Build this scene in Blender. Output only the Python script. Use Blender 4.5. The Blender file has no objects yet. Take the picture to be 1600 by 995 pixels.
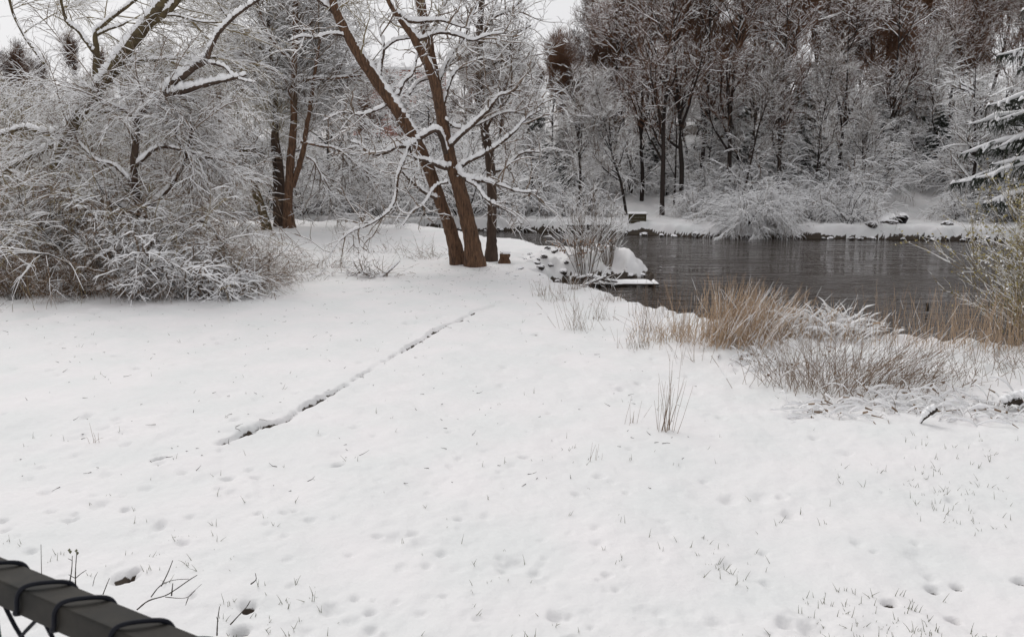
import bpy, math, random
import numpy as np
from mathutils import Vector, Matrix
C = bpy.context.scene.collection
sc = bpy.context.scene
R = math.radians
# ------------------------------------------------------------------ camera
PITCH = 10.9; FPX = 1232.0; CAMZ = 2.5
cp, sp_ = math.cos(R(PITCH)), math.sin(R(PITCH))
cam_d = bpy.data.cameras.new('camera'); cam = bpy.data.objects.new('camera', cam_d); C.objects.link(cam)
cam.location = (0, 0, CAMZ); cam.rotation_euler = (R(90-PITCH), 0, 0)
cam_d.sensor_width = 36; cam_d.lens = 36*FPX/1600; cam_d.clip_end = 1000; cam_d.clip_start = .05
cam_d.dof.use_dof = True; cam_d.dof.focus_distance = 14; cam_d.dof.aperture_fstop = 11
sc.camera = cam
# ------------------------------------------------------------------ sky and light (overcast)
w = bpy.data.worlds.new('World'); sc.world = w; w.use_nodes = True
nt = w.node_tree; bg = nt.nodes['Background']
sky = nt.nodes.new('ShaderNodeTexSky'); sky.sky_type = 'NISHITA'; sky.sun_disc = False
SUN_EL, SUN_ROT = 50, 330
sky.sun_elevation = R(SUN_EL); sky.sun_rotation = R(SUN_ROT); sky.dust_density = 4
hs = nt.nodes.new('ShaderNodeHueSaturation'); hs.inputs['Saturation'].default_value = .12
nt.links.new(sky.outputs[0], hs.inputs['Color'])
mx = nt.nodes.new('ShaderNodeMix'); mx.data_type = 'RGBA'; mx.inputs[0].default_value = .75
nt.links.new(hs.outputs[0], mx.inputs['A']); mx.inputs['B'].default_value = (7.3, 7.25, 7.4, 1)
nt.links.new(mx.outputs['Result'], bg.inputs['Color']); bg.inputs['Strength'].default_value = .10
sd = bpy.data.lights.new('sun', 'SUN'); sd.energy = .9; sd.angle = R(30); sd.color = (1, .97, .93)
so = bpy.data.objects.new('sun', sd); C.objects.link(so); so.location = (0, 0, 30)
so.rotation_euler = (R(90-SUN_EL), 0, R(180-SUN_ROT))
sc.view_settings.view_transform = 'Standard'; sc.view_settings.look = 'None'
sc.view_settings.gamma = 1; sc.view_settings.exposure = 0.2
sc.render.engine = 'CYCLES'
sc.cycles.max_bounces = 6; sc.cycles.diffuse_bounces = 5; sc.cycles.glossy_bounces = 2
# ------------------------------------------------------------------ helpers
def ray(px, py):
    x = (px-800)/FPX; v = (497.5-py)/FPX
    return np.array([x, cp+v*sp_, -sp_+v*cp])
def at(px, py, Y):
    d = ray(px, py); return np.array([0, 0, CAMZ])+d*(Y/d[1])
def gp(px, py, z=-.09):
    d = ray(px, py); return np.array([0, 0, CAMZ])+d*((z-CAMZ)/d[2])
def ss(x, a, b):
    t = np.clip((x-a)/(b-a), 0, 1); return t*t*(3-2*t)
def hash2(i, j, s):
    h = (i.astype(np.int64)*374761393+j.astype(np.int64)*668265263+s*1442695041) & 0xffffffff
    h = ((h ^ (h >> 13))*1274126177) & 0xffffffff
    return ((h ^ (h >> 16)) & 0xffff)/65535.
def noise(x, y, s=0):
    i = np.floor(x); j = np.floor(y); fx = x-i; fy = y-j
    fx = fx*fx*fx*(fx*(fx*6-15)+10); fy = fy*fy*fy*(fy*(fy*6-15)+10)
    a = hash2(i, j, s); b = hash2(i+1, j, s); c = hash2(i, j+1, s); d = hash2(i+1, j+1, s)
    return (a*(1-fx)+b*fx)*(1-fy)+(c*(1-fx)+d*fx)*fy*1.
def fbm(x, y, o=3, s=0):
    r = 0; a = .5
    for k in range(o):
        r = r+a*(noise(x*2**k+k*17.3, y*2**k-k*9.1, s+k)-.5); a *= .5
    return r
def norm(a): return a/np.maximum(np.linalg.norm(a, axis=-1, keepdims=True), 1e-9)
# ------------------------------------------------------------------ materials
def new_mat(name):
    m = bpy.data.materials.new(name); m.use_nodes = True
    return m, m.node_tree, m.node_tree.nodes['Principled BSDF']
def N(nt, t, **k):
    n = nt.nodes.new(t)
    for a, b in k.items():
        if a in n.inputs: n.inputs[a].default_value = b
        else: setattr(n, a, b)
    return n
def mat_plain(name, c1, c2, scale=8, rough=.8, bump=.3, bdist=.01, stretch=(1, 1, 1), metal=0, rnd=0):
    m, nt, p = new_mat(name); L = nt.links.new
    tc = N(nt, 'ShaderNodeTexCoord'); mp = N(nt, 'ShaderNodeMapping'); mp.inputs['Scale'].default_value = stretch
    L(tc.outputs['Object'], mp.inputs[0])
    n = N(nt, 'ShaderNodeTexNoise', Scale=scale, Detail=6., Roughness=.65); L(mp.outputs[0], n.inputs['Vector'])
    cr = N(nt, 'ShaderNodeValToRGB'); cr.color_ramp.elements[0].position = .3; cr.color_ramp.elements[1].position = .7
    cr.color_ramp.elements[0].color = (*c1, 1); cr.color_ramp.elements[1].color = (*c2, 1)
    L(n.outputs[0], cr.inputs[0]); col = cr.outputs[0]
    if rnd:
        oi = N(nt, 'ShaderNodeObjectInfo'); h = N(nt, 'ShaderNodeHueSaturation')
        mr = N(nt, 'ShaderNodeMapRange'); mr.inputs['To Min'].default_value = 1-rnd; mr.inputs['To Max'].default_value = 1+rnd
        L(oi.outputs['Random'], mr.inputs[0]); L(mr.outputs[0], h.inputs['Value']); L(col, h.inputs['Color']); col = h.outputs[0]
    L(col, p.inputs['Base Color']); p.inputs['Roughness'].default_value = rough; p.inputs['Metallic'].default_value = metal
    if bump:
        b = N(nt, 'ShaderNodeBump', Strength=bump, Distance=bdist); L(n.outputs[0], b.inputs['Height']); L(b.outputs[0], p.inputs['Normal'])
    return m
M = {}
M['snow'] = mat_plain('snow', (.88, .88, .89), (.92, .92, .93), 30, .65, .4, .01)
M['bark_red'] = mat_plain('bark_red', (.026, .014, .008), (.21, .112, .062), 22, .9, 1, .06, (1, 1, .16))
M['bark'] = mat_plain('bark', (.03, .018, .013), (.10, .065, .045), 9, .9, .8, .02, (1, 1, .25))
M['bark_moss'] = mat_plain('bark_moss', (.035, .022, .015), (.13, .10, .045), 6, .9, .8, .02)
M['bark_dark'] = mat_plain('bark_dark', (.014, .010, .008), (.042, .028, .022), 6, .9, .5, .02, rnd=.3)
M['twig'] = mat_plain('twig', (.09, .062, .045), (.24, .18, .13), 3, .85, 0, rnd=.25)
M['twig_olive'] = mat_plain('twig_olive', (.16, .12, .06), (.30, .24, .13), 3, .85, 0)
M['twig_brown'] = mat_plain('twig_brown', (.062, .030, .017), (.18, .088, .045), .6, .9, 0, rnd=.45)
M['needle'] = mat_plain('needle', (.016, .022, .015), (.045, .055, .035), 4, .8, 0)
M['straw'] = mat_plain('straw', (.32, .215, .135), (.62, .47, .33), 5, .8, 0)
M['stalk'] = mat_plain('stalk', (.13, .085, .055), (.30, .21, .14), 9, .8, 0)
M['grass'] = mat_plain('grass', (.05, .07, .03), (.16, .15, .08), 40, .7, 0)
M['bud'] = mat_plain('bud', (.24, .20, .06), (.42, .36, .14), 9, .7, 0)
M['rail'] = mat_plain('rail', (.013, .013, .012), (.038, .034, .028), 14, .6, .15, .002, metal=.1)
M['wire'] = mat_plain('wire', (.004, .005, .009), (.009, .010, .016), 60, .6, .05, .001)
for k_ in ('rail', 'wire'): M[k_].node_tree.nodes['Principled BSDF'].inputs['Specular IOR Level'].default_value = .18
M['wood'] = mat_plain('wood', (.03, .026, .014), (.085, .068, .034), 12, .85, .4, .01, (1, 6, 6))
M['wood_dark'] = mat_plain('wood_dark', (.018, .013, .009), (.05, .036, .026), 12, .9, .4, .01)
M['cut_wood'] = mat_plain('cut_wood', (.06, .03, .016), (.16, .085, .045), 20, .9, .5, .01)
M['concrete'] = mat_plain('concrete', (.03, .028, .032), (.07, .062, .068), 6, .9, .5, .02)
M['brick'] = mat_plain('brick', (.48, .24, .19), (.58, .32, .27), 3, .9, .1)
M['glass'] = mat_plain('glass', (.03, .04, .05), (.04, .05, .06), 3, .1, 0)
M['green_paint'] = mat_plain('green_paint', (.01, .05, .03), (.02, .07, .045), 30, .5, .1)
M['leaf_tan'] = mat_plain('leaf_tan', (.22, .12, .06), (.42, .26, .15), 8, .8, 0)
def mat_cap(name, base, lo=.25, hi=.5):     # snow settled on upward faces
    m, nt, p = new_mat(name); L = nt.links.new
    g = N(nt, 'ShaderNodeNewGeometry'); s = N(nt, 'ShaderNodeSeparateXYZ'); L(g.outputs['Normal'], s.inputs[0])
    n = N(nt, 'ShaderNodeTexNoise', Scale=9., Detail=5.); tc = N(nt, 'ShaderNodeTexCoord'); L(tc.outputs['Object'], n.inputs['Vector'])
    a = N(nt, 'ShaderNodeMath', operation='MULTIPLY_ADD'); L(n.outputs[0], a.inputs[0]); a.inputs[1].default_value = .8
    L(s.outputs[2], a.inputs[2])
    mr = N(nt, 'ShaderNodeMapRange'); L(a.outputs[0], mr.inputs[0]); mr.inputs['From Min'].default_value = lo+.4; mr.inputs['From Max'].default_value = hi+.4
    x = N(nt, 'ShaderNodeMix', data_type='RGBA'); L(mr.outputs[0], x.inputs[0]); x.inputs['B'].default_value = (.86, .86, .88, 1)
    cr = N(nt, 'ShaderNodeValToRGB'); L(n.outputs[0], cr.inputs[0])
    cr.color_ramp.elements[0].position = .3; cr.color_ramp.elements[1].position = .7
    cr.color_ramp.elements[0].color = (*[c*.5 for c in base], 1); cr.color_ramp.elements[1].color = (*[c*1.5 for c in base], 1)
    L(cr.outputs[0], x.inputs['A']); L(x.outputs['Result'], p.inputs['Base Color']); p.inputs['Roughness'].default_value = .8
    b = N(nt, 'ShaderNodeBump', Strength=.5, Distance=.03); L(n.outputs[0], b.inputs['Height']); L(b.outputs[0], p.inputs['Normal'])
    return m
M['stone'] = mat_cap('stone', (.045, .036, .03))
def mat_ground():
    m, nt, p = new_mat('snow_ground'); L = nt.links.new
    at_ = N(nt, 'ShaderNodeAttribute', attribute_name='soil_shade'); tc = N(nt, 'ShaderNodeTexCoord')
    n1 = N(nt, 'ShaderNodeTexNoise', Scale=1.1, Detail=4.); n2 = N(nt, 'ShaderNodeTexNoise', Scale=14., Detail=7., Roughness=.6)
    n3 = N(nt, 'ShaderNodeTexNoise', Scale=120., Detail=3.)
    for n in (n1, n2, n3): L(tc.outputs['Object'], n.inputs['Vector'])
    cr = N(nt, 'ShaderNodeValToRGB'); cr.color_ramp.elements[0].position = .35; cr.color_ramp.elements[1].position = .65
    cr.color_ramp.elements[0].color = (.715, .725, .725, 1); cr.color_ramp.elements[1].color = (.77, .755, .76, 1)
    L(n1.outputs[0], cr.inputs[0])
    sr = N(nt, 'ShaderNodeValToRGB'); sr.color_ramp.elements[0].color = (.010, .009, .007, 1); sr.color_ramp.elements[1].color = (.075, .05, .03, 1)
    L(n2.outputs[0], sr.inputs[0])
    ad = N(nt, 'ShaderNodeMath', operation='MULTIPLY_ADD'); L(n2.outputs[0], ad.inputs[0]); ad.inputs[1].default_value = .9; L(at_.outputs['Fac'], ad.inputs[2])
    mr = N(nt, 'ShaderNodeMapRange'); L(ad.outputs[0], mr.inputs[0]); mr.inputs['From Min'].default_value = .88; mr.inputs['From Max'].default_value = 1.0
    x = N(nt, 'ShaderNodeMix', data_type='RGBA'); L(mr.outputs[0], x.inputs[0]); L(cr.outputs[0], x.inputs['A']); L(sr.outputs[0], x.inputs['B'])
    L(x.outputs['Result'], p.inputs['Base Color']); p.inputs['Roughness'].default_value = .7
    b1 = N(nt, 'ShaderNodeBump', Strength=.38, Distance=.03); L(n2.outputs[0], b1.inputs['Height'])
    b2 = N(nt, 'ShaderNodeBump', Strength=.25, Distance=.006); L(n3.outputs[0], b2.inputs['Height']); L(b1.outputs[0], b2.inputs['Normal'])
    L(b2.outputs[0], p.inputs['Normal'])
    return m
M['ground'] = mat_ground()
def mat_water():
    m, nt, p = new_mat('river_water'); L = nt.links.new
    tc = N(nt, 'ShaderNodeTexCoord'); mp = N(nt, 'ShaderNodeMapping'); mp.inputs['Scale'].default_value = (.55, 2.4, 1); L(tc.outputs['Object'], mp.inputs[0])
    n = N(nt, 'ShaderNodeTexNoise', Scale=1., Detail=4., Roughness=.62, Distortion=.8); L(mp.outputs[0], n.inputs['Vector'])
    mp2 = N(nt, 'ShaderNodeMapping'); mp2.inputs['Scale'].default_value = (.12, .5, 1); L(tc.outputs['Object'], mp2.inputs[0])
    n2 = N(nt, 'ShaderNodeTexNoise', Scale=1., Detail=3.); L(mp2.outputs[0], n2.inputs['Vector'])
    p.inputs['Base Color'].default_value = (.026, .017, .011, 1); p.inputs['IOR'].default_value = 1.33
    mr = N(nt, 'ShaderNodeMapRange'); L(n2.outputs[0], mr.inputs[0]); mr.inputs['From Min'].default_value = .4; mr.inputs['From Max'].default_value = .62; mr.inputs['To Min'].default_value = .02; mr.inputs['To Max'].default_value = .16
    L(mr.outputs[0], p.inputs['Roughness'])
    b = N(nt, 'ShaderNodeBump', Strength=1., Distance=.06); L(n.outputs[0], b.inputs['Height']); L(b.outputs[0], p.inputs['Normal'])
    return m
M['water'] = mat_water()
# ------------------------------------------------------------------ mesh and object helpers
def mesh_from(name, V, F, mats, mi=None, smooth=True):
    V = np.asarray(V, np.float32); F = np.asarray(F, np.int32)
    me = bpy.data.meshes.new(name); k = F.shape[1]
    me.vertices.add(len(V)); me.vertices.foreach_set('co', V.ravel())
    me.loops.add(F.size); me.loops.foreach_set('vertex_index', F.ravel())
    me.polygons.add(len(F)); me.polygons.foreach_set('loop_start', np.arange(0, F.size, k, dtype=np.int32))
    me.polygons.foreach_set('loop_total', np.full(len(F), k, np.int32))
    for m in mats: me.materials.append(m)
    if mi is not None: me.polygons.foreach_set('material_index', np.asarray(mi, np.int32))
    me.polygons.foreach_set('use_smooth', np.full(len(F), smooth, bool))
    me.update(calc_edges=True); return me
def link(name, me, parent=None, loc=None):
    o = bpy.data.objects.new(name, me); C.objects.link(o)
    if parent: o.parent = parent
    if loc is not None: o.location = loc
    return o
def wlink(name, me, parent):      # a child built in world coordinates
    o = link(name, me, parent)
    if parent and parent.type == 'EMPTY': me.transform(Matrix.Translation(-parent.location))
    return o
def tag(o, label, cat, group=None):
    o['label'] = label; o['category'] = cat
    if group: o['group'] = group
    return o
def thing(name, label, cat, loc=(0, 0, 0), rz=0, group=None, s=1):
    o = bpy.data.objects.new(name, None); C.objects.link(o); o.location = loc; o.rotation_euler = (0, 0, rz); o.scale = (s,)*3
    o.empty_display_size = .2
    return tag(o, label, cat, group)
def copy_tree(o, parent=None):
    c = o.copy(); C.objects.link(c); c.parent = parent
    for ch in o.children: copy_tree(ch, c)
    return c
def setting(name, me, kind='structure'):
    o = link(name, me); o['kind'] = kind; return o
class Net:
    """collects tubes (polyline bundles) into one mesh; slot 0 bark, slot 1 snow"""
    def __init__(s): s.V = []; s.F = []; s.M = []; s.n = 0
    def add(s, V, F, mi): s.V.append(V); s.F.append(F+s.n); s.M.append(mi); s.n += len(V)
    def tube(s, P, r, sides=4, snow=0., hide=.0, rng=None, lump=0., slot=0, ref=None):
        if P.ndim == 2: P = P[None]; r = r[None]
        n, k, _ = P.shape; rng = rng or np.random.default_rng(1)
        t = np.gradient(P, axis=1); t = norm(t); Z = np.array([0, 0, 1.])
        side = np.cross(t, Z); l = np.linalg.norm(side, axis=2, keepdims=True)
        side = np.where(l < .08, np.array([1., 0, 0]), side/np.maximum(l, 1e-6)); side = norm(side)
        if ref is not None: side = norm(np.cross(t, np.array(ref, float)))
        up = norm(np.cross(side, t)); h = np.clip(l*1.15, 0, 1)[..., 0]
        a = np.arange(sides)*2*math.pi/sides+math.pi/2
        rr = r[..., None]*np.ones(sides)
        if lump: rr = rr*(1+lump*(rng.random((n, k, sides))-.5))
        V = P[:, :, None]+rr[..., None]*(np.cos(a)[:, None]*side[:, :, None]+np.sin(a)[:, None]*up[:, :, None])
        topw = np.clip(np.sin(a), 0, 1)
        if snow:
            hh = (h[:, :-1]+h[:, 1:])/2; ok = (hh > .3+.3*rng.random((n, k-1))) & (rng.random((n, k-1)) > hide)
            okv = np.zeros((n, k)); okv[:, :-1] += ok; okv[:, 1:] += ok
            sn = snow*(.5+rng.random((n, k)))*h*np.clip(okv*.6, .08, 1); sn[:, -1] = 0; sn[:, -2] *= .7
            V[..., 2] += sn[..., None]*topw
            wd = (topw < .75) & (np.sin(a) > -.1)
            V += (sn[..., None]*.35*wd)[..., None]*np.cos(a)[:, None]*side[:, :, None]
        idx = np.arange(n*k*sides).reshape(n, k, sides)
        A = idx[:, :-1]; B = idx[:, 1:]
        F = np.stack([A, B, np.roll(B, -1, 2), np.roll(A, -1, 2)], -1).reshape(-1, 4)
        fa = np.sin(a+math.pi/sides)
        mi = np.full((n, k-1, sides), slot)
        if snow:
            mi[(fa > .05)[None, None, :] & ok[..., None]] = 1
        s.add(V.reshape(-1, 3), F, mi.reshape(-1))
    def build(s, name, mats, smooth=True):
        return mesh_from(name, np.concatenate(s.V), np.concatenate(s.F), mats, np.concatenate(s.M), smooth)
def grow(P0, D0, L, r0, r1, k, rng, wander=.25, pull=(0, 0, 0), taper=1.):
    n = len(P0); P = np.empty((n, k, 3)); P[:, 0] = P0; D = norm(D0.copy()); pull = np.array(pull, float)
    for i in range(1, k):
        D = norm(D+wander*rng.normal(size=(n, 3))+pull/(k-1)*1.)
        P[:, i] = P[:, i-1]+D*(L/(k-1))[:, None]
    u = np.linspace(0, 1, k)**taper
    return P, r0[:, None]*(1-u)+r1[:, None]*u
def spawn(P, r, n, rng, t0=.2, t1=1., ang=(35, 70), up=0., flat=0.):
    m, k, _ = P.shape; I = np.repeat(np.arange(m), n); t = (t0+(t1-t0)*rng.random(len(I)))*(k-1)
    i = np.minimum(t.astype(int), k-2); f = (t-i)[:, None]
    p = P[I, i]*(1-f)+P[I, i+1]*f; T = norm(P[I, i+1]-P[I, i])
    rr = r[I, i]*(1-f[:, 0])+r[I, i+1]*f[:, 0]
    q = rng.normal(size=(len(I), 3)); q = norm(q-(q*T).sum(1, keepdims=True)*T)
    a = np.radians(ang[0]+(ang[1]-ang[0])*rng.random(len(I)))[:, None]
    D = T*np.cos(a)+q*np.sin(a); D[:, 2] = D[:, 2]*(1-flat)+up
    return p, norm(D), rr, t/(k-1)
def smooth_path(pts, per=5):
    P = np.array(pts, float); Q = np.vstack([2*P[0]-P[1], P, 2*P[-1]-P[-2]]); out = []
    for i in range(1, len(Q)-2):
        for j in range(per):
            t = j/per; a, b, c, d = Q[i-1], Q[i], Q[i+1], Q[i+2]
            out.append(.5*((2*b)+(-a+c)*t+(2*a-5*b+4*c-d)*t*t+(-a+3*b-3*c+d)*t**3))
    out.append(P[-1]); return np.array(out)
# ------------------------------------------------------------------ ground
WPOLY = np.array([(60, 2), (40, 5), (20, 9), (12, 10.6), (9.2, 11.2), (7.4, 11.5), (5.75, 11.9), (4.9, 12.4), (4.25, 13.1), (3.4, 14), (2.9, 15), (2.5, 16), (2.2, 17), (1.4, 18.3), (1.0, 19.5), (1.2, 21.2),
    (2.0, 22.1), (3.0, 22.3), (4.3, 22.5), (4.95, 23.3), (4.8, 24.9), (3.9, 26.3), (2.3, 27.2), (1, 28.2), (-.6, 30), (-2, 33.5), (-4, 36.6), (-10, 38.2), (-20, 39.2), (-60, 42),
    (-60, 44), (-20, 41.5), (-10, 40.5), (-4, 40), (0, 39.6), (5, 38), (8, 36.4), (11, 36.1), (14, 35.3), (18, 34.9), (22, 34), (30, 33), (60, 28)], float)
def poly_sd(x, y, P):       # negative inside
    d = np.full(x.shape, 1e9); ins = np.zeros(x.shape, bool)
    for i in range(len(P)):
        a = P[i]; b = P[(i+1) % len(P)]; e = b-a; wx = x-a[0]; wy = y-a[1]
        t = np.clip((wx*e[0]+wy*e[1])/(e@e), 0, 1); d = np.minimum(d, (wx-e[0]*t)**2+(wy-e[1]*t)**2)
        c = ((a[1] <= y) != (b[1] <= y)); xi = a[0]+(y-a[1])*(b[0]-a[0])/((b[1]-a[1]) or 1e-9)
        ins ^= c & (x < xi)
    return np.sqrt(d)*np.where(ins, -1, 1)
GRV = np.array([gp(*p)[:2] for p in [(328, 698), (355, 688), (400, 668), (440, 655), (475, 634), (530, 605), (575, 577), (620, 550), (655, 530), (690, 512), (740, 485), (795, 465), (850, 459)]])
GRVW = GRV.copy(); GRVW[1:-1, 1] += np.random.default_rng(5).normal(0, .012, len(GRV)-2)
def line_sd(x, y, P):
    d = np.full(x.shape, 1e9); s = np.zeros(x.shape); al = np.zeros(x.shape); acc = 0
    for i in range(len(P)-1):
        a, b = P[i], P[i+1]; e = b-a; l = math.hypot(*e); wx = x-a[0]; wy = y-a[1]
        t = np.clip((wx*e[0]+wy*e[1])/l**2, 0, 1); q = np.hypot(wx-e[0]*t, wy-e[1]*t); m = q < d
        d = np.where(m, q, d); s = np.where(m, np.sign(e[0]*wy-e[1]*wx), s); al = np.where(m, acc+t*l, al); acc += l
    return d*s, al, acc
rg = np.random.default_rng(11)
DIMP = []   # x, y, rx, ry, depth, dark
for px, py, wpx, dep in [(800, 882, 40, .03), (850, 905, 26, .02), (835, 893, 20, .02), (948, 900, 16, .02), (620, 840, 30, .018), (655, 848, 28, .018), (690, 862, 16, .02), (345, 766, 16, .018), (372, 776, 14, .012), (445, 805, 14, .02), (485, 815, 16, .02), (460, 800, 10, .02),
        (1228, 970, 24, .035), (1272, 980, 44, .045), (1140, 772, 26, .03), (1010, 950, 30, .015), (1030, 952, 20, .012), (1080, 955, 30, .015), (528, 724, 16, .04), (717, 812, 12, .02), (800, 730, 14, .01), (955, 752, 16, .015), (55, 700, 16, .012), (70, 768, 16, .02), (80, 798, 14, .02), (110, 810, 18, .03), (155, 787, 22, .02), (165, 740, 16, .02), (65, 728, 14, .015), (195, 795, 12, .03), (285, 740, 14, .02), (45, 745, 12, .012), (120, 765, 12, .012), (30, 715, 12, .012), (225, 762, 14, .014),
        (215, 575, 12, .04), (100, 533, 12, .02), (150, 533, 8, .02), (185, 500, 8, .02), (90, 585, 10, .02), (180, 640, 10, .02), (1195, 768, 30, .02), (1440, 860, 40, .02), (550, 967, 26, .02), (1125, 970, 26, .02), (880, 962, 22, .012), (1180, 890, 30, .012), (1330, 900, 40, .012), (1075, 870, 30, .012), (930, 825, 14, .018), (670, 770, 12, .01), (985, 700, 12, .02), (1100, 745, 12, .015)]:
    g = gp(px, py); ww = wpx/FPX*np.hypot(g[1], CAMZ)/2; DIMP.append((g[0], g[1], ww, ww*1.1, dep, 0))
for px, py, wpx in [(1392, 938, 12), (1462, 912, 11), (192, 902, 22), (208, 893, 9), (452-250+0, 905, 6), (385, 947, 14), (372, 982, 16), (1494, 962, 7), (1500, 905, 6), (1600, 903, 12), (245, 719, 11), (250, 716, 8), (838, 522, 8), (528, 726, 7)]:
    g = gp(px, py); ww = max(.032, wpx/FPX*np.hypot(g[1], CAMZ)*.75); DIMP.append((g[0], g[1]+.02, ww, ww*1.0, .05, 1))
for i in range(420):
    u = rg.random(); y = 3.8+14*u**1.5; x = rg.uniform(-.72, .62)*y
    if x > 1.2 and y > 13: continue
    ww = rg.uniform(.012, .034)*(1+y/16); DIMP.append((x, y, ww, ww*rg.uniform(.7, 1.5), ww*rg.uniform(.15, .7), 0))
EARTH = [(at(640, 325, 47), 1.0, .45), (at(700, 322, 47), .35, .4), (at(600, 330, 46), .8, .25), (at(505, 352, 44), .6, .2), (at(742, 205, 60), .1, .1)]
def hill(x, y):
    b = 40.2-.10*np.clip(x, -30, 25)-.0*x
    t = np.maximum(y-b-2.0, 0)
    k = .19+.05*ss(x, 2, 20)+.03*ss(-x, 10, 30)
    z = k*t; z = np.where(z > 9, 9+(z-9)*.35, z); z = np.minimum(z, 13+0*z)
    z = z+ss(t, 0, 8)*(fbm(x*.18, y*.18, 3, 40)*1.6)
    return z
def height(x, y):
    sd = poly_sd(x, y, WPOLY)
    sdn = sd+.35*fbm(x*1.1, y*1.1, 3, 7)*2*ss(y, 8, 20)+.10*fbm(x*5, y*5, 2, 8)
    sdn = sdn+(.30*fbm(x*2.3, y*2.3, 3, 18)*2+.10*fbm(x*7, y*7, 2, 19)*2)*ss(x, -.5, 1.)*ss(y, 20.6, 22)*ss(-y, -29, -27)
    far = ss(y, 31, 36)*ss(y-(36.5-.03*x), -2, 0)
    z = .07*fbm(x*.35, y*.35, 3, 1)*2+.035*fbm(x*1.7, y*1.7, 3, 2)*2
    z = z+.018*fbm(x*4.5, y*4.5, 2, 3)*2
    z = z+.013*fbm(x*10, y*10, 3, 4)*2*ss(-y, -13, -7)*(.3+1.2*noise(x*.8, y*.8, 33))
    land = z-.10
    # small mounds of snow lying over tussocks by the water
    tus = np.exp(-((sd-1.3)/1.3)**2)*ss(x, 1.6, 3.2)*ss(-y, -19, -15)
    land = land+tus*(.10+.22*np.maximum(fbm(x*2.6, y*2.6, 3, 9)*2, -.25))+.06*tus*fbm(x*9, y*9, 2, 10)*2
    spit = np.exp(-(((x-2.6)/1.6)**2+((y-24.3)/1.3)**2)); land = land+.10*spit+.36*spit*fbm(x*2.6, y*2.6, 4, 12)*2
    sp2 = ss(x, -.5, 1.2)*ss(y, 20.6, 22)*ss(-y, -28.5, -27)
    rk = np.exp(-(((x-1.0)/1.2)**2+((y-22.5)/2.2)**2)); land = land+rk*.22*fbm(x*2.4, y*2.4, 2, 13)*2
    left = ss(-x, 6, 9)*ss(y, 15, 18); land = land+left*(.08+.2*fbm(x*1.1, y*1.1, 3, 15))
    rise = .98*ss(-y, -3.1, -1.0); land = land+rise
    land = land+hill(x, y)*far
    land = land+far*.12*fbm(x*1.8, y*1.8, 3, 17)*2
    w1 = np.where(far > .5, .6, .45)+.95*sp2
    m = ss(sdn, -.12, w1); bed = -1.5+0*x
    zz = bed+(land-bed)*m
    # groove with higher lumpy far side
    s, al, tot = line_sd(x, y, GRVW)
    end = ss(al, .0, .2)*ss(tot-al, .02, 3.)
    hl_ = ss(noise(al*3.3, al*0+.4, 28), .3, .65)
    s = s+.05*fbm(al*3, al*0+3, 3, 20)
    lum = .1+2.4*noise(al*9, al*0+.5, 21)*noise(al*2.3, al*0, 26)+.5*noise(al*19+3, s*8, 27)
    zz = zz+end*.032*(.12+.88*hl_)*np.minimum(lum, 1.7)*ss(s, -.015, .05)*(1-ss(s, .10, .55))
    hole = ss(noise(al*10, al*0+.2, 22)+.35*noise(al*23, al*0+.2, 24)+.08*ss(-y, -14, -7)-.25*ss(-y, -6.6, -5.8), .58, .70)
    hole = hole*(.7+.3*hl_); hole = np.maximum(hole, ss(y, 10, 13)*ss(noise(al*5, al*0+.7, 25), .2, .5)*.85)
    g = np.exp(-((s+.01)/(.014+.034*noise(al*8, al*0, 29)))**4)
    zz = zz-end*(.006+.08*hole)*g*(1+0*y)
    soil_shade = g*hole*end*1.0  # groove holes coloured dark: painted shade under the snow lip plus bare earth
    for (a, b, rx, ry, dep, dk) in DIMP:
        i = (np.abs(x-a) < rx*3.2) & (np.abs(y-b) < ry*3.2)
        if not i.any(): continue
        q = ((x[i]-a)/rx)**2+((y[i]-b)/ry)**2
        dq = q*(1+.5*fbm(x[i]*30, y[i]*30, 2, 5)*2); zz[i] -= dep*1.7*np.exp(-dq**1.3)
        if dk: soil_shade[i] = np.maximum(soil_shade[i], np.exp(-(dq*1.1)**2))
    for k, (c, rx, rz) in enumerate(EARTH):
        q = ((x-c[0])/rx)**2+((y-c[1])/.5)**2; soil_shade = np.maximum(soil_shade, .9*np.exp(-q**2)); zz = zz-.25*np.exp(-((x-c[0])/rx)**4)*np.exp(-((y-c[1]+.4)/.5)**2)
    wood = far*ss(y, 46, 50)*ss(noise(x*.9, y*.7, 70)+.6*noise(x*3.1, y*2.4, 71), .8, 1.05); soil_shade = np.maximum(soil_shade, wood)
    bankm = (1-ss(sd, .02, .16))*ss(zz, -1.4, -1.3)*(1-far)
    soil_shade = np.maximum(soil_shade, bankm*.72); soil_shade = np.maximum(soil_shade, far*(1-ss(zz+.30*noise(x*1.7, y*.5, 90)+.12*noise(x*6, y, 91), -.36, -.26))); soil_shade = np.where(zz < -.60, 1, soil_shade)
    return zz, soil_shade
def H1(x, y): return float(height(np.array([float(x)]), np.array([float(y)]))[0][0])
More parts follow.
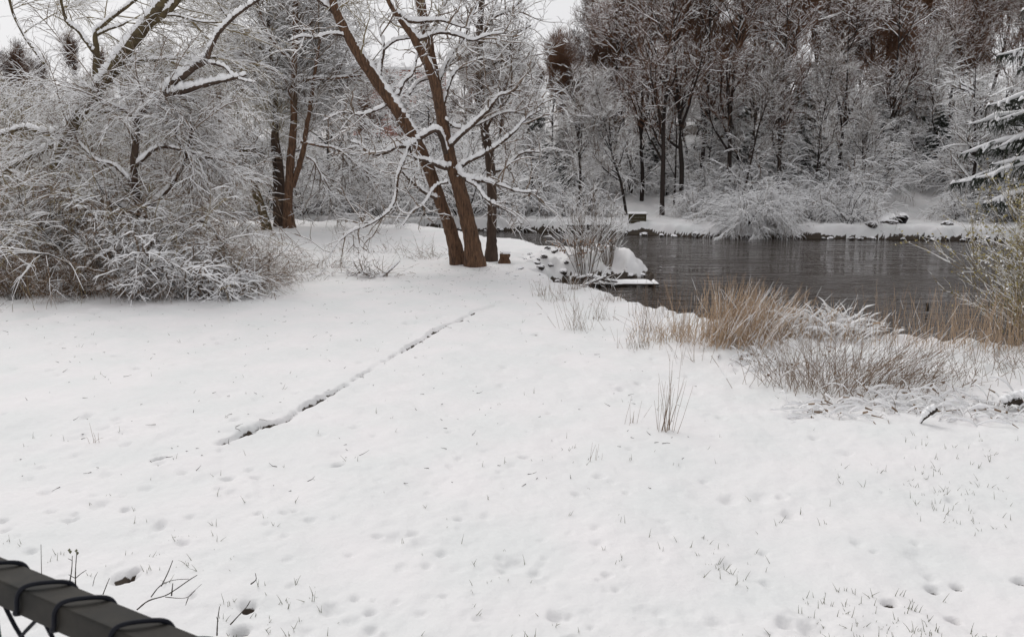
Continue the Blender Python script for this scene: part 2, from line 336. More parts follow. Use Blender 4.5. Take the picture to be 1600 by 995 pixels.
def build_ground():
    y0 = np.linspace(-60, 2.0, 14); a, b = 2.6**-.5, 46**-.5
    y1 = (np.linspace(a, b, 590))**-2; y2 = np.linspace(2.05, 2.55, 6); y3 = np.concatenate([np.linspace(46.6, 100, 70), np.linspace(104, 320, 16)])
    ys = np.unique(np.concatenate([y0, y2, y1, y3, np.arange(33.2, 41.5, .075)])); ys = ys[np.concatenate([[True], np.diff(ys) > .004])]; nc = 600; u = np.linspace(-1, 1, nc)
    s = np.maximum(.74*ys+.4, 2.2)[:, None]
    core = np.clip(np.abs(u), 0, .86)/.86; ext = np.maximum(np.abs(u)-.86, 0)/.14
    X = np.sign(u)*(core*s+ext**2.5*(320-s))
    Y = ys[:, None]+0*X; z, soil_shade = height(X.ravel(), Y.ravel())
    V = np.stack([X.ravel(), Y.ravel(), z], 1); idx = np.arange(len(V)).reshape(len(ys), nc)
    F = np.stack([idx[:-1, :-1], idx[:-1, 1:], idx[1:, 1:], idx[1:, :-1]], -1).reshape(-1, 4)
    me = mesh_from('snow_field', V, F, [M['ground']])
    at_ = me.attributes.new('soil_shade', 'FLOAT', 'POINT'); at_.data.foreach_set('value', soil_shade.astype(np.float32))
    return setting('snowy_ground', me)
ground = build_ground()
V = np.array([(-70, 5, -.7), (75, -2, -.7), (75, 48, -.7), (-70, 48, -.7)]); setting('river_water', mesh_from('river_water', V, [(0, 1, 2, 3)], [M['water']]))
def snap(px, py, dz=0.):     # where the view ray meets the terrain
    d = ray(px, py); t = np.linspace(3, 110, 1600); x = d[0]*t; y = d[1]*t; z = CAMZ+d[2]*t
    h, _ = height(x, y); i = np.argmax(z < h); return np.array([x[i], y[i], h[i]+dz])
# ------------------------------------------------------------------ hero trees
def px_path(pts, Y, wob=None):
    out = []
    for p in pts:
        yy = Y+(p[2] if len(p) > 2 else 0); out.append(at(p[0], p[1], yy))
    return np.array(out)
def limb(parent, name, pts, wpx, Y, mat, sides=12, snow=.6, lump=.12, per=5, seed=0, label=None, flare=0, plaster=0):
    """one trunk or limb traced through points (picture x, y, depth offset), its snow a child of it"""
    rng = np.random.default_rng(seed+int(pts[0][0])); P = smooth_path(px_path(pts, Y), per)
    wv = np.interp(np.linspace(0, 1, len(P)), np.linspace(0, 1, len(wpx)), wpx)*.5*Y/FPX*(.86 if wpx[0] > 12 else 1)
    if flare: wv = wv*(1+flare*np.exp(-np.arange(len(P))/2.2)); P[0] -= (0, 0, .15)
    jit = rng.normal(0, 1, P.shape); P = P+jit*wv[:, None]*(.035 if wpx[0] > 12 else .09)
    n = Net(); n.tube(P, wv, sides, lump=lump, rng=rng, ref=(.05, 1, .02)); o = wlink(name, n.build(name, [mat]), parent)
    if label: o['label'] = label
    if snow:
        t = norm(np.gradient(P, axis=0)); side = np.cross(t, (0, 0, 1.)); l = np.linalg.norm(side, axis=1)
        up = np.array([0, 0, 1.])-t*t[:, 2:3]+np.array([-.22, -.14, 0]); up = norm(up-t*(up*t).sum(1, keepdims=True))
        # finer stations
        k = len(P); u = np.linspace(0, k-1, (k-1)*3+1)
        f = lambda A: np.stack([np.interp(u, np.arange(k), A[:, j]) for j in range(A.shape[1])], 1)
        P2, up2 = f(P), norm(f(up)); w2 = np.interp(u, np.arange(k), wv); l2 = np.interp(u, np.arange(k), l)
        th = np.clip(l2*2.-.35+plaster*.8, 0, 1)*(.5+.5*rng.random(len(u))); th[rng.random(len(u)) < .07] *= .1; th[0] = th[-1] = 0
        thick = np.minimum(w2*.6+.02, .06)*snow/.6
        c = P2+up2*(w2*.72)[:, None]+np.array([0, 0, 1.])*(thick*th*.35)[:, None]
        ns = Net(); ns.tube(c, np.maximum((w2*.72+thick*.42)*th, .002), 8, lump=.35, rng=rng, ref=(.05, 1, .02))
        sc_ = link('snow_cover', ns.build('snow_cover', [M['snow']]), o); sc_.data.transform(Matrix.Translation(-parent.location))
    return P, wv
def twigs(parent, bases, seed, n1, n2, n3, L, mat, snow=.012, name='twigs', pull=(0, 0, -.1), wander=.2, ang=(35, 75), r=.010, t0=.25, up=0., sides=4, hide=.12, kid='crown', back=0., xmax=99):
    """bases: list of (P, r); three orders of twigs, one mesh"""
    rng = np.random.default_rng(seed); net = Net(); K = 12
    Ps = []; Rs = []
    for P, rr in bases:
        u = np.linspace(0, len(P)-1, K); Ps.append(np.stack([np.interp(u, np.arange(len(P)), P[:, j]) for j in range(3)], 1)); Rs.append(np.interp(u, np.arange(len(P)), rr))
    Ps, Rs = np.array(Ps), np.array(Rs)
    ln = np.linalg.norm(np.diff(Ps, axis=1), axis=2).sum(1)
    out = []
    for j, (n, lf, rf, k, sd) in enumerate([(n1, 1., 1.9, 7, sides+1), (n2, .55, 1.0, 5, sides), (n3, .3, .65, 4, 3)]):
        if not n: break
        if j == 0:
            cnt = np.maximum(1, (n*ln/ln.mean()).astype(int)); rep = np.repeat(np.arange(len(Ps)), cnt)
            p, D, rr, t = spawn(Ps[rep], Rs[rep], 1, rng, t0, 1., ang, up)
        else: p, D, rr, t = spawn(Pc, Rc, n, rng, .15, 1., ang, up)
        if j == 0: kp = p[:, 0] < xmax; p, D, rr = p[kp], D[kp], rr[kp]
        if back and j == 0: D[:, 1] += back; D = norm(D)
        LL = L*lf*(.4+.9*rng.random(len(p))); r0 = np.minimum(r*rf*(.7+.6*rng.random(len(p))), rr*.9+.002)
        Pc, Rc = grow(p, D, LL, r0, r0*.4, k, rng, wander*(1+.3*j), pull)
        net.tube(Pc, Rc, sd, snow*(1.5 if j == 0 else 1), hide, rng); out.append(Pc)
    return wlink(kid, net.build(name, [mat, M['snow']]), parent)
# the big leaning willow, three stems from one foot
wl = thing('willow_tree', 'large brown willow with crossing stems leaning left, centre of the snowy field', 'tree', gp(742, 412))
Yw = 20.6; B = []
A_ = limb(wl, 'trunk', [(716, 407, .5), (704, 360, .4), (692, 325, .3), (660, 240), (625, 180, -.2), (590, 130, -.3), (560, 85, -.5), (535, 40, -.6), (522, 10, -.8), (516, -30, -.9), (500, -110, -1.4)], [26, 24, 22, 21, 20, 19, 17, 16, 13, 11, 8], Yw, M['bark_red'], 16, .9, .10, 7, 1, flare=.35)
B_ = limb(wl, 'trunk', [(742, 412), (736, 370), (727, 330), (715, 285), (704, 250, .1), (694, 205, .2), (686, 160, .3), (676, 110, .4), (668, 60, .5), (658, 10, .6), (650, -40, .8), (640, -120, 1.)], [32, 29, 27, 25, 22, 21, 20, 20, 18, 17, 14, 9], Yw, M['bark_red'], 16, .5, .10, 7, 2, flare=.42)
C_ = limb(wl, 'limb', [(693, 200, .2), (682, 140, -.1), (664, 92, -.2), (645, 58, -.3), (622, 26, -.4), (606, 0, -.5), (590, -50, -.7)], [17, 17, 16, 13, 9, 7, 5], Yw, M['bark_red'], 12, .8, .14, 5, 3)
B += [(A_[0][25:], A_[1][25:]), (B_[0][25:], B_[1][25:]), C_]
for i, (pts, wv) in enumerate([
    ([(697, 240, -.2), (690, 218, -.5), (682, 204, -.7), (664, 212, -.8), (644, 226, -.9), (618, 231, -1), (600, 240, -1), (578, 241, -1.1), (562, 226, -1.2), (548, 222, -1.3)], [9, 9, 8, 8, 7, 7, 5, 4, 3, 2]),
    ([(640, 226, -.9), (632, 250, -.95), (622, 275, -1), (619, 305, -1), (612, 325, -1), (596, 340, -1.1), (575, 352, -1.2), (550, 362, -1.3), (528, 380, -1.4), (515, 400, -1.4)], [7, 7, 7, 6, 5, 5, 4, 3, 2, 1.5]),
    ([(706, 262), (690, 262, -.3), (668, 252, -.5), (645, 245, -.6), (640, 225, -.8)], [8, 8, 6, 4, 3]),
    ([(704, 228, -.1), (725, 208, -.3), (745, 190, -.4), (765, 170, -.5), (780, 150, -.6), (800, 145, -.6), (815, 128, -.7)], [8, 7, 7, 6, 4, 3, 2]),
    ([(716, 264, 0), (738, 250, -.2), (762, 238, -.3), (785, 222, -.4), (804, 206, -.5), (822, 186, -.5), (845, 172, -.6)], [7, 6, 6, 5, 4, 3, 2]),
    ([(716, 262), (722, 275, -.3), (740, 282, -.5), (762, 284, -.6), (782, 290, -.8), (812, 300, -.9), (840, 300, -1)], [8, 7, 7, 6, 4, 3, 2]),
    ([(728, 282, -.4), (745, 292, -.6), (760, 312, -.8), (778, 322, -.8), (800, 334, -.9), (815, 350, -1)], [5, 5, 4, 4, 3, 2]),
    ([(690, 312, .2), (668, 304, 0), (650, 290, -.2), (634, 275, -.3), (622, 258, -.4)], [7, 6, 5, 4, 3]),
    ([(690, 178, .2), (700, 140, .2), (712, 112, .2), (730, 104, .2), (752, 92, .2), (775, 96, .2)], [6, 5, 4, 3, 3, 2]),
    ([(644, 58, -.3), (660, 62, -.3), (685, 52, -.4), (715, 56, -.4), (738, 64, -.5), (762, 56, -.5), (790, 52, -.6)], [7, 6, 5, 5, 4, 3, 2]),
    ([(624, 22, -.4), (640, 34, -.4), (660, 34, -.4), (690, 33, -.5), (712, 40, -.5), (735, 46, -.6)], [6, 6, 5, 4, 3, 2]),
    ([(592, 125, -.3), (596, 100, -.2), (600, 72, -.2), (594, 52, -.2), (588, 30, -.2)], [7, 6, 5, 3, 2]),
    ([(598, 80, -.2), (618, 64, -.2), (640, 60, -.2), (655, 50, -.3)], [4, 4, 3, 2]),
    ([(622, 150, -.1), (632, 128, -.1), (645, 116, -.1), (652, 90, -.2), (660, 70, -.2)], [6, 5, 4, 3, 2]),
    ([(546, 58, -.6), (520, 54, -.7), (492, 60, -.8), (472, 58, -1), (450, 66, -1)], [5, 4, 4, 3, 2]),
    ([(522, 20, -.7), (506, 8, -.8), (490, -6, -.9), (470, -20, -1)], [7, 6, 5, 4]),
    ([(640, 148, .1), (655, 128, .4), (690, 118, .8), (710, 92, 1.), (735, 96, 1.2)], [4, 4, 3, 3, 2]),
    ([(612, 160, -.2), (590, 172, -.4), (562, 180, -.5), (535, 176, -.6), (505, 190, -.7)], [4, 4, 3, 2, 2]),
    ([(690, 182, .1), (714, 200, 0), (745, 196, -.2), (790, 176, -.3), (830, 180, -.3)], [4, 4, 3, 3, 2]),
    ([(700, 285, -.3), (680, 292, -.5), (662, 320, -.7), (645, 330, -.8), (630, 352, -.8)], [4, 3, 3, 2, 2]),
    ([(686, 130, .4), (700, 95, .5), (725, 60, .6), (740, 20, .7), (760, -20, .8)], [6, 5, 4, 3, 2]),
    ([(668, 70, .5), (690, 20, .5), (705, -20, .6), (720, -60, .6)], [6, 5, 4, 3])]):
    b = limb(wl, 'limb', pts, [v*(.62 if i == 1 else .85) for v in wv], Yw, M['bark'], 7, 1.5, .2, 4, 10+i, plaster=.75); B.append(b)
B4 = B[3:]
twigs(wl, B4, 3, 7, 4, 2, 1.1, M['twig'], .016, pull=(0, 0, .1), r=.008, wander=.2, up=.1, t0=.35)
twigs(wl, [B[0], B[1], B[2]], 4, 7, 6, 4, 1.6, M['twig_olive'], .012, pull=(0, 0, .35), r=.010, wander=.2, t0=.3, kid='crown')
# third stem behind, plastered with snow
w3 = thing('slender_tree', 'straight snow-plastered trunk standing just behind the leaning willow', 'tree', gp(768, 403))
T3 = limb(w3, 'trunk', [(768, 404), (768, 370), (769, 330), (768, 285), (764, 240), (755, 190), (750, 140), (749, 90), (750, 40), (753, 0), (754, -60)], [22, 18, 17, 17, 16, 15, 14, 12, 11, 10, 8], 22., M['bark'], 12, .6, .15, 6, 31, flare=.2, plaster=.5)
bb = [T3[0][14:], T3[1][14:]]; BB = [tuple(bb)]
for i, (pts, wv) in enumerate([([(768, 270), (790, 262, .3), (815, 240, .5), (845, 238, .6)], [5, 4, 3, 2]), ([(758, 205), (775, 175, -.2), (796, 150, -.3), (800, 110, -.3)], [5, 4, 3, 2]), ([(750, 120), (772, 100), (795, 90, .1), (800, 60, .1), (830, 40, .1)], [5, 4, 4, 3, 2]), ([(768, 240), (782, 205), (785, 170), (790, 130)], [5, 4, 3, 3]), ([(752, 60), (770, 30), (800, 15), (825, -10)], [5, 4, 3, 2])]):
    BB.append(limb(w3, 'limb', pts, wv, 22., M['bark'], 7, 1.1, .2, 4, 50+i))
twigs(w3, BB, 8, 12, 6, 4, 1.3, M['twig'], .014, pull=(0, 0, .2), wander=.18, r=.009)
# left-middle group of trunks
Yl = 33.
def simple_tree(name, label, Y, foot, trunks, limbs, seed, mat, tw, cat='tree', group=None):
    o = thing(name, label, cat, gp(*foot), group=group); bs = []
    for i, (pts, wv, sn, pl, fl) in enumerate(trunks):
        b = limb(o, 'trunk', pts, wv, Y, mat, 12, sn, .16, 5, seed+i, flare=fl, plaster=pl); bs.append(b)
    bs2 = []
    for i, (pts, wv) in enumerate(limbs): bs2.append(limb(o, 'limb', pts, wv, Y, mat, 7, 1.1, .2, 4, seed+20+i))
    twigs(o, [(P[len(P)//4:], r[len(P)//4:]) for P, r in bs]+bs2, seed+50, *tw[:-1], **tw[-1]); return o
simple_tree('alder_tree', 'reddish straight trunk forking low, rightmost of the three trunks left of the willow', Yl, (452, 355),
    [([(452, 356), (450, 320), (452, 285), (455, 240), (459, 190), (459, 130), (461, 70), (462, 10), (464, -50)], [20, 16, 16, 14, 12, 11, 10, 9, 7], .6, .15, .3),
     ([(457, 292), (466, 262), (474, 235), (478, 205), (486, 160), (492, 110), (500, 60)], [9, 9, 8, 7, 6, 5, 4], .8, .2, 0)],
    [([(478, 245), (490, 252), (500, 270), (512, 285)], [3, 3, 2, 1.5]), ([(470, 222), (500, 228), (530, 235), (560, 260), (590, 280)], [4, 4, 3, 2, 2]), ([(458, 160), (440, 120), (400, 100), (350, 95)], [4, 4, 3, 2]),
     ([(460, 130), (490, 124), (530, 122), (565, 118)], [5, 5, 4, 3]), ([(460, 100), (430, 70), (410, 30), (400, -10)], [4, 4, 3, 2]), ([(462, 60), (490, 30), (505, -20)], [4, 3, 2])], 100, M['bark_red'],
    (26, 9, 5, 2.2, M['twig'], .02, dict(r=.010, pull=(0, .1, -.1), wander=.13, ang=(25, 60), t0=.3, back=.5)))
simple_tree('alder_tree', 'dark twin-stemmed trunk in the middle of the three trunks left of the willow', Yl+.6, (436, 352),
    [([(437, 353), (438, 320), (439, 290), (437, 255), (432, 215), (430, 160), (425, 100), (420, 40), (418, -30)], [19, 17, 14, 12, 10, 9, 7, 6, 5], .8, .5, .3),
     ([(430, 340), (430, 300), (429, 260), (426, 220), (430, 170)], [7, 7, 6, 6, 4], .8, .4, 0)],
    [([(435, 300), (420, 288), (395, 282), (370, 275)], [4, 4, 3, 2]), ([(430, 170), (400, 140), (360, 130), (320, 120)], [4, 4, 3, 2]), ([(425, 90), (390, 60), (350, 20), (330, -20)], [4, 4, 3, 3])], 140, M['bark'],
    (24, 9, 5, 2.1, M['twig_olive'], .016, dict(r=.010, pull=(0, .1, -.2), wander=.13, ang=(25, 60), t0=.3, back=.5)))
simple_tree('alder_tree', 'snapped trunk leaning left, leftmost of the three trunks left of the willow', Yl-.4, (415, 354),
    [([(417, 355), (408, 325), (400, 300), (390, 270), (382, 250), (376, 236)], [15, 15, 14, 12, 10, 9], .8, .2, .3)],
    [([(377, 238), (366, 240), (352, 252), (346, 256)], [6, 5, 4, 3]), ([(378, 236), (390, 234), (400, 232)], [5, 4, 3])], 170, M['bark_moss'],
    (14, 7, 4, 1.2, M['twig'], .02, dict(r=.012, pull=(0, 0, -.1), wander=.22)))
# left thicket giants
Yg = 18.4
simple_tree('old_willow', 'thick mossy willow limb rising from the left thicket to the top of the photo', Yg, (60, 430),
    [([(60, 432), (66, 360), (80, 290), (98, 230), (118, 188), (150, 145), (180, 105), (205, 70), (230, 38), (255, 5), (275, -30), (310, -90)], [18, 18, 19, 20, 21, 21, 20, 20, 19, 17, 15, 12], 1., .1, .1),
     ([(150, 142), (150, 110), (151, 80), (149, 55), (160, 42), (178, 26), (200, 10), (225, -10)], [14, 12, 10, 8, 7, 6, 5, 4], 1.1, .2, 0),
     ([(218, 52), (240, 34), (262, 18), (280, -2), (300, -30)], [14, 12, 11, 9, 7], 1.1, .1, 0)],
    [([(148, 82), (136, 68), (122, 48), (106, 36), (98, 14), (94, -10)], [7, 6, 6, 5, 4, 4]), ([(152, 55), (170, 46), (190, 40), (200, 34)], [4, 4, 3, 2]), ([(112, 190), (80, 210), (40, 200), (0, 210), (-40, 200)], [9, 8, 6, 5, 4]),
     ([(170, 100), (190, 98), (230, 95), (280, 92), (340, 90)], [6, 6, 5, 4, 3]), ([(100, 220), (60, 240), (20, 260), (-20, 290)], [8, 7, 6, 4]), ([(130, 165), (160, 175), (190, 172), (215, 165)], [6, 5, 4, 3]),
     ([(258, 24), (280, 26), (310, 34), (340, 36)], [3, 3, 2, 2]), ([(85, 300), (110, 330), (135, 360), (150, 400)], [8, 7, 5, 3]), ([(95, 240), (130, 250), (170, 262), (200, 300)], [6, 5, 4, 3]), ([(70, 330), (30, 340), (-10, 330)], [7, 6, 5]), ([(75, 310), (20, 270), (-30, 250)], [7, 6, 5]), ([(70, 100, 1), (40, 60, 1), (20, 20, 1), (10, -20, 1)], [5, 4, 4, 3])], 200, M['bark_moss'],
    (8, 7, 5, 1.7, M['twig_olive'], .010, dict(r=.006, pull=(0, .1, -.2), wander=.10, ang=(20, 60), back=.9, hide=.3)))
simple_tree('old_willow', 'gnarled snow-laden willow bending right in the left thicket', Yg-.9, (268, 420),
    [([(272, 412), (262, 392), (246, 376), (232, 362), (222, 335), (212, 300), (209, 255), (213, 215), (216, 185), (236, 160), (252, 148)], [24, 24, 22, 18, 15, 13, 12, 12, 12, 10, 9], 1., .3, .1),
     ([(252, 148), (275, 128), (300, 108), (320, 96), (328, 78), (342, 52), (365, 28), (392, 8), (420, -10)], [10, 10, 10, 9, 7, 6, 5, 4, 3], 1.5, 0, 0),
     ([(245, 155), (262, 150), (290, 142), (325, 132), (360, 124), (385, 118)], [9, 9, 9, 7, 5, 3], 1.6, 0, 0)],
    [([(322, 98), (350, 105), (368, 122), (400, 130)], [4, 4, 3, 2]), ([(262, 390), (285, 360), (310, 345), (330, 355), (345, 380)], [6, 5, 4, 3, 2]), ([(212, 260), (250, 230), (300, 240), (345, 250)], [6, 5, 4, 3]),
     ([(210, 290), (180, 260), (150, 250), (120, 220)], [6, 5, 4, 3]), ([(215, 190), (190, 170), (160, 160), (150, 130)], [5, 4, 4, 3]), ([(222, 330), (260, 300), (290, 250), (300, 200)], [7, 6, 5, 4]), ([(280, 190), (275, 210), (283, 225), (300, 260)], [5, 4, 4, 3]),
     ([(240, 372), (190, 350), (140, 370), (110, 420)], [6, 5, 4, 3]), ([(225, 340), (180, 320), (130, 310), (100, 340)], [6, 5, 4, 3])], 240, M['bark'],
    (14, 10, 7, 1.5, M['twig'], .011, dict(r=.006, pull=(0, .0, -.6), wander=.10, ang=(20, 60), back=.3, hide=.2, xmax=at(290, 0, 17.5)[0])))
# ------------------------------------------------------------------ background tree kinds
def proto_tree(seed, Ht, style, mats, r0=.14, n=(17, 6, 6, 4), snow=.018, hide=.15, tw=1., lim=1.):
    rng = np.random.default_rng(seed); o = bpy.data.objects.new('snowy_tree', None); C.objects.link(o)
    lean = rng.normal(0, .06, 2)
    P, r = grow(np.array([[0, 0, -.3]]), np.array([[lean[0], lean[1], 1.]]), np.array([Ht]), np.array([r0]), np.array([.02]), 12, rng, .05, (0, 0, .3))
    nt_ = Net(); nt_.tube(P, r, 7, snow*1.2, .2, rng, .15)
    cr = Net(); up, ang, flat, pull = dict(up=(.25, (30, 60), 0, (0, 0, .5)), spread=(.05, (50, 80), .2, (0, 0, .05)), fine=(.5, (20, 45), 0, (0, 0, .6)))[style]
    t0 = .22 if style != 'fine' else .3
    p, D, rr, t = spawn(P, r, n[0], rng, t0, .97, ang, up, flat)
    L = Ht*.36*(1.05-.75*t)*(.6+.6*rng.random(len(p)))
    a, b = grow(p, D, L, np.minimum(rr*.55, .05), L*0+.010, 7, rng, .14, pull); b = b*lim; nt_.tube(a, b, 5, snow*1.8*lim, hide, rng)
    for j, (nn, lf, ra, k, sd) in enumerate([(n[1], .42, .016*lim, 5, 4), (n[2], .22, .0105, 4, 3), (n[3], .12, .0085, 3, 3)]):
        p, D, rr, t = spawn(a, b, nn, rng, .15, 1., (30, 65), up*.4, 0)
        LL = Ht*.36*lf*(.4+.9*rng.random(len(p))); a, b = grow(p, D, LL, np.minimum(rr, ra)*1.0+.001, LL*0+.006, k, rng, .16, np.array(pull)*.6); b = b*tw
        cr.tube(a, b, sd, snow*(1.5*lim if j == 0 else 1), hide, rng)
    link('trunk', nt_.build('trunk', [mats[0], M['snow']]), o); link('crown', cr.build('crown', [mats[1], M['snow']]), o)
    return o
def proto_shrub(seed, Ht, n=(26, 7, 6), mats=None, arch=-.9, spread=.8, snow=.022, hide=.06, r=.012):
    rng = np.random.default_rng(seed); o = bpy.data.objects.new('snowy_shrub', None); C.objects.link(o)
    q = rng.normal(size=(n[0], 3)); q[:, 2] = 0; P0 = q*.12*Ht*.5; D = q*spread*.6+np.array([0, 0, 1.]); P0[:, 2] = -.1
    L = Ht*(.6+.7*rng.random(n[0])); st = Net(); cr = Net()
    a, b = grow(P0, D, L, L*0+r*1.8, L*0+r*.7, 9, rng, .12, (0, 0, arch)); st.tube(a, b, 5, snow, hide, rng)
    for nn, lf, ra, k, sd in [(n[1], .4, r*.9, 5, 4), (n[2], .2, r*.75, 4, 3)]:
        p, D, rr, t = spawn(a, b, nn, rng, .2, 1., (25, 60), .05); LL = Ht*lf*(.4+.9*rng.random(len(p)))
        a, b = grow(p, D, LL, LL*0+ra, LL*0+ra*.5, k, rng, .18, (0, 0, arch*.8)); cr.tube(a, b, sd, snow, hide, rng)
    link('stems', st.build('stems', [mats[0], M['snow']]), o); link('crown', cr.build('crown', [mats[1], M['snow']]), o)
    return o
def proto_conifer(seed, Ht, Rb, layers=26, per=7, snow=.05, big=1.):
    rng = np.random.default_rng(seed); o = bpy.data.objects.new('spruce_tree', None); C.objects.link(o)
    P = np.array([[0, 0, -.3], [0, 0, Ht*.35], [0, 0, Ht*.7], [0, 0, Ht]]); r = np.array([Ht*.014, Ht*.011, Ht*.006, .01])
    n = Net(); n.tube(P, r, 8, lump=.1, rng=rng); link('trunk', n.build('trunk', [M['bark_dark']]), o)
    N_ = layers*per; z = Ht*(.08+.9*(np.arange(N_)/N_)); az = rng.random(N_)*6.283; Lb = Rb*(1-(z/Ht))**.8*(.75+.45*rng.random(N_))+.15
    P0 = np.stack([0*z, 0*z, z], 1); D = np.stack([np.cos(az), np.sin(az), .25+0*z], 1)
    a, b = grow(P0, D, Lb, .02+Lb*.006, Lb*0+.008, 8, rng, .04, (0, 0, -.75)); a[:, -1, 2] += .04*Lb; a[:, -2, 2] += .01
    cr = Net(); cr.tube(a, b, 4, .0, 0, rng)
    sw = Net(); rr = (1+(big-1)*.35)*(.03+.04*rng.random(b.shape))*np.minimum(1, Lb/1.2)[:, None]*np.array([.1, .5, .9, 1.1, 1.2, 1.1, .9, .35]); q = a.copy(); q[..., 2] += .03
    sw.tube(q, rr, 6, snow*.45, 0, rng, .9)
    p, Dd, r_, t = spawn(a, b, 22, rng, .12, 1., (35, 80), -.30, .5); LL = Lb.repeat(22)*.20*(1.15-t)*(.5+.9*rng.random(len(p)))+.08
    c, d = grow(p, Dd, LL, LL*0+.012, LL*0+.006, 4, rng, .08, (0, 0, -.6)); cr.tube(c, d*1.2*big, 3, 0, 0, rng)
    cr.tube(c[::2]+np.array([0, 0, .018*big]), d[::2]*2.4*big+.008, 4, .045*big, .12, rng, .6)
    p, Dd, r_, t = spawn(c, d, 5, rng, .1, 1., (35, 80), -.9, .2); LL = (.10+.16*rng.random(len(p)))*big
    c, d = grow(p, Dd, LL, LL*0+.014, LL*0+.006, 3, rng, .1, (0, 0, -.9)); cr.tube(c, d, 3, 0, 0, rng)
    link('crown', cr.build('crown', [M['needle'], M['snow']]), o)
    sw.M = [m*0+1 for m in sw.M]; link('snow_cover', sw.build('snow_cover', [M['needle'], M['snow']]), o)
    return o
sn = [M['bark_dark'], M['twig']]; br = [M['bark_dark'], M['twig_brown']]
TS = [proto_tree(301, 11, 'up', sn, .14, (18, 7, 6, 4), snow=.032, lim=1.4), proto_tree(302, 12.5, 'up', sn, .17, (17, 7, 6, 4), snow=.032, lim=1.5), proto_tree(303, 9, 'spread', sn, .14, (16, 6, 5, 3), snow=.034, hide=.05, lim=1.7), proto_tree(304, 8, 'spread', sn, .12, (15, 6, 5, 3), snow=.034, hide=.03, lim=1.7), proto_tree(305, 13, 'up', sn, .12, (20, 6, 5, 3), hide=.3)]
TB = [proto_tree(311, 12, 'fine', br, .13, (24, 7, 6, 4), .0, tw=1.35), proto_tree(312, 10.5, 'up', br, .12, (22, 7, 6, 4), .0, .7, tw=1.35), proto_tree(313, 13, 'up', br, .16, (20, 7, 6, 4), .012, .55, tw=1.3)]
TM = [proto_tree(314, 13, 'up', br, .15, (18, 6, 5, 4), .018, .45, tw=1., lim=1.5), proto_tree(315, 12, 'up', br, .13, (16, 6, 5, 4), .016, .55, tw=1., lim=1.5)]
SH = [proto_shrub(321, 2.4, (26, 7, 6), sn, snow=.028, hide=.03), proto_shrub(322, 1.8, (24, 7, 6), sn, -1.3, snow=.028, hide=.03), proto_shrub(323, 3.2, (22, 8, 6), sn, -.7, snow=.030, hide=.03), proto_shrub(324, 2.2, (30, 7, 5), sn, -.4, 1.2, snow=.028, hide=.03)]
CO = [proto_conifer(331, 7, 2., 18, 7), proto_conifer(332, 12, 2.6, 20, 7)]
so_ = [M['bark_dark'], M['twig_olive']]
SO = [proto_shrub(354, 3.4, (26, 8, 6), [M['bark_dark'], M['stalk']], -.8, 1.0, .010, .7, .008), proto_shrub(351, 3.6, (24, 8, 6), so_, -.7, .9, .015, .2, .007), proto_shrub(352, 3.2, (24, 8, 6), sn, -1.1, 1.1, .018, .1, .007), proto_tree(353, 6.5, 'spread', so_, .1, (22, 7, 6, 4), .012, .25)]
used = set()
def place(proto, name, x, y, s, label, cat, group, rz=None, z=None, sz=None):
    if proto.name not in used: o = proto; used.add(proto.name)
    else: o = copy_tree(proto)
    z = H1(x, y) if z is None else z
    o.location = (x, y, z); o.rotation_euler = (0, 0, random.uniform(0, 6.28) if rz is None else rz); o.scale = (s, s, sz or s)
    o.name = name; tag(o, label, cat, group); return o
random.seed(7)
def zone(px):
    for lim, t in [(130, 'at the far left'), (290, 'behind the mossy willow limb'), (420, 'left of the three alder trunks'), (540, 'right behind the three alder trunks'), (700, 'around the red house'), (800, 'directly behind the leaning willow'), (900, 'just right of the leaning willow'), (985, 'above the fan-shaped bush'), (1055, 'above the wooden box'), (1120, 'left of the round white shrub'),
                   (1230, 'above the round white shrub'), (1320, 'right of the round white shrub'), (1420, 'above the culvert'), (1500, 'between the culvert and the big spruce'), (9999, 'beside the big spruce')]:
        if px < lim: return t
def scatter(protos, name, rows, label, cat, group, smin, smax, pxr=(-40, 1640), skip=None, jit=.35, labelf=None):
    for Y, step in rows:
        x = (pxr[0]-800)/FPX*Y; x1 = (pxr[1]-800)/FPX*Y
        while x < x1:
            xx = x+random.uniform(-jit, jit)*step; yy = Y+random.uniform(-.4, .4)*3
            px = 800+xx/yy*FPX
            if not (skip and skip(px, yy)):
                place(random.choice(protos), name, xx, yy, random.uniform(smin, smax)*(.6 if 835 < px < 950 and Y > 45 and smax > .5 else 1), labelf(px, yy) if labelf else label, cat, group)
            x += step
for px, Y in [(640, 58), (668, 60), (690, 56), (600, 62), (575, 60)]: place(TS[2], 'snowy_tree', (px-800)/FPX*Y, Y, .72, 'snow-laden tree standing just in front of the red house', 'tree', 'trees in front of the red house')
for px, Y, s_ in [(838, 60, .72), (852, 66, .74), (868, 61, .66), (884, 66, .66), (898, 62, .6), (914, 66, .62), (928, 62, .66), (942, 61, .6), (955, 64, .78), (968, 58, .82), (860, 56, .6), (890, 57, .55), (920, 57, .6)]: place(random.choice(TB), 'bare_tree', (px-800)/FPX*Y, Y, s_, 'low bare brown tree closing the sky gap '+('right of the willow' if px < 900 else 'above the fan-shaped bush'), 'tree', 'bare brown trees along the skyline')
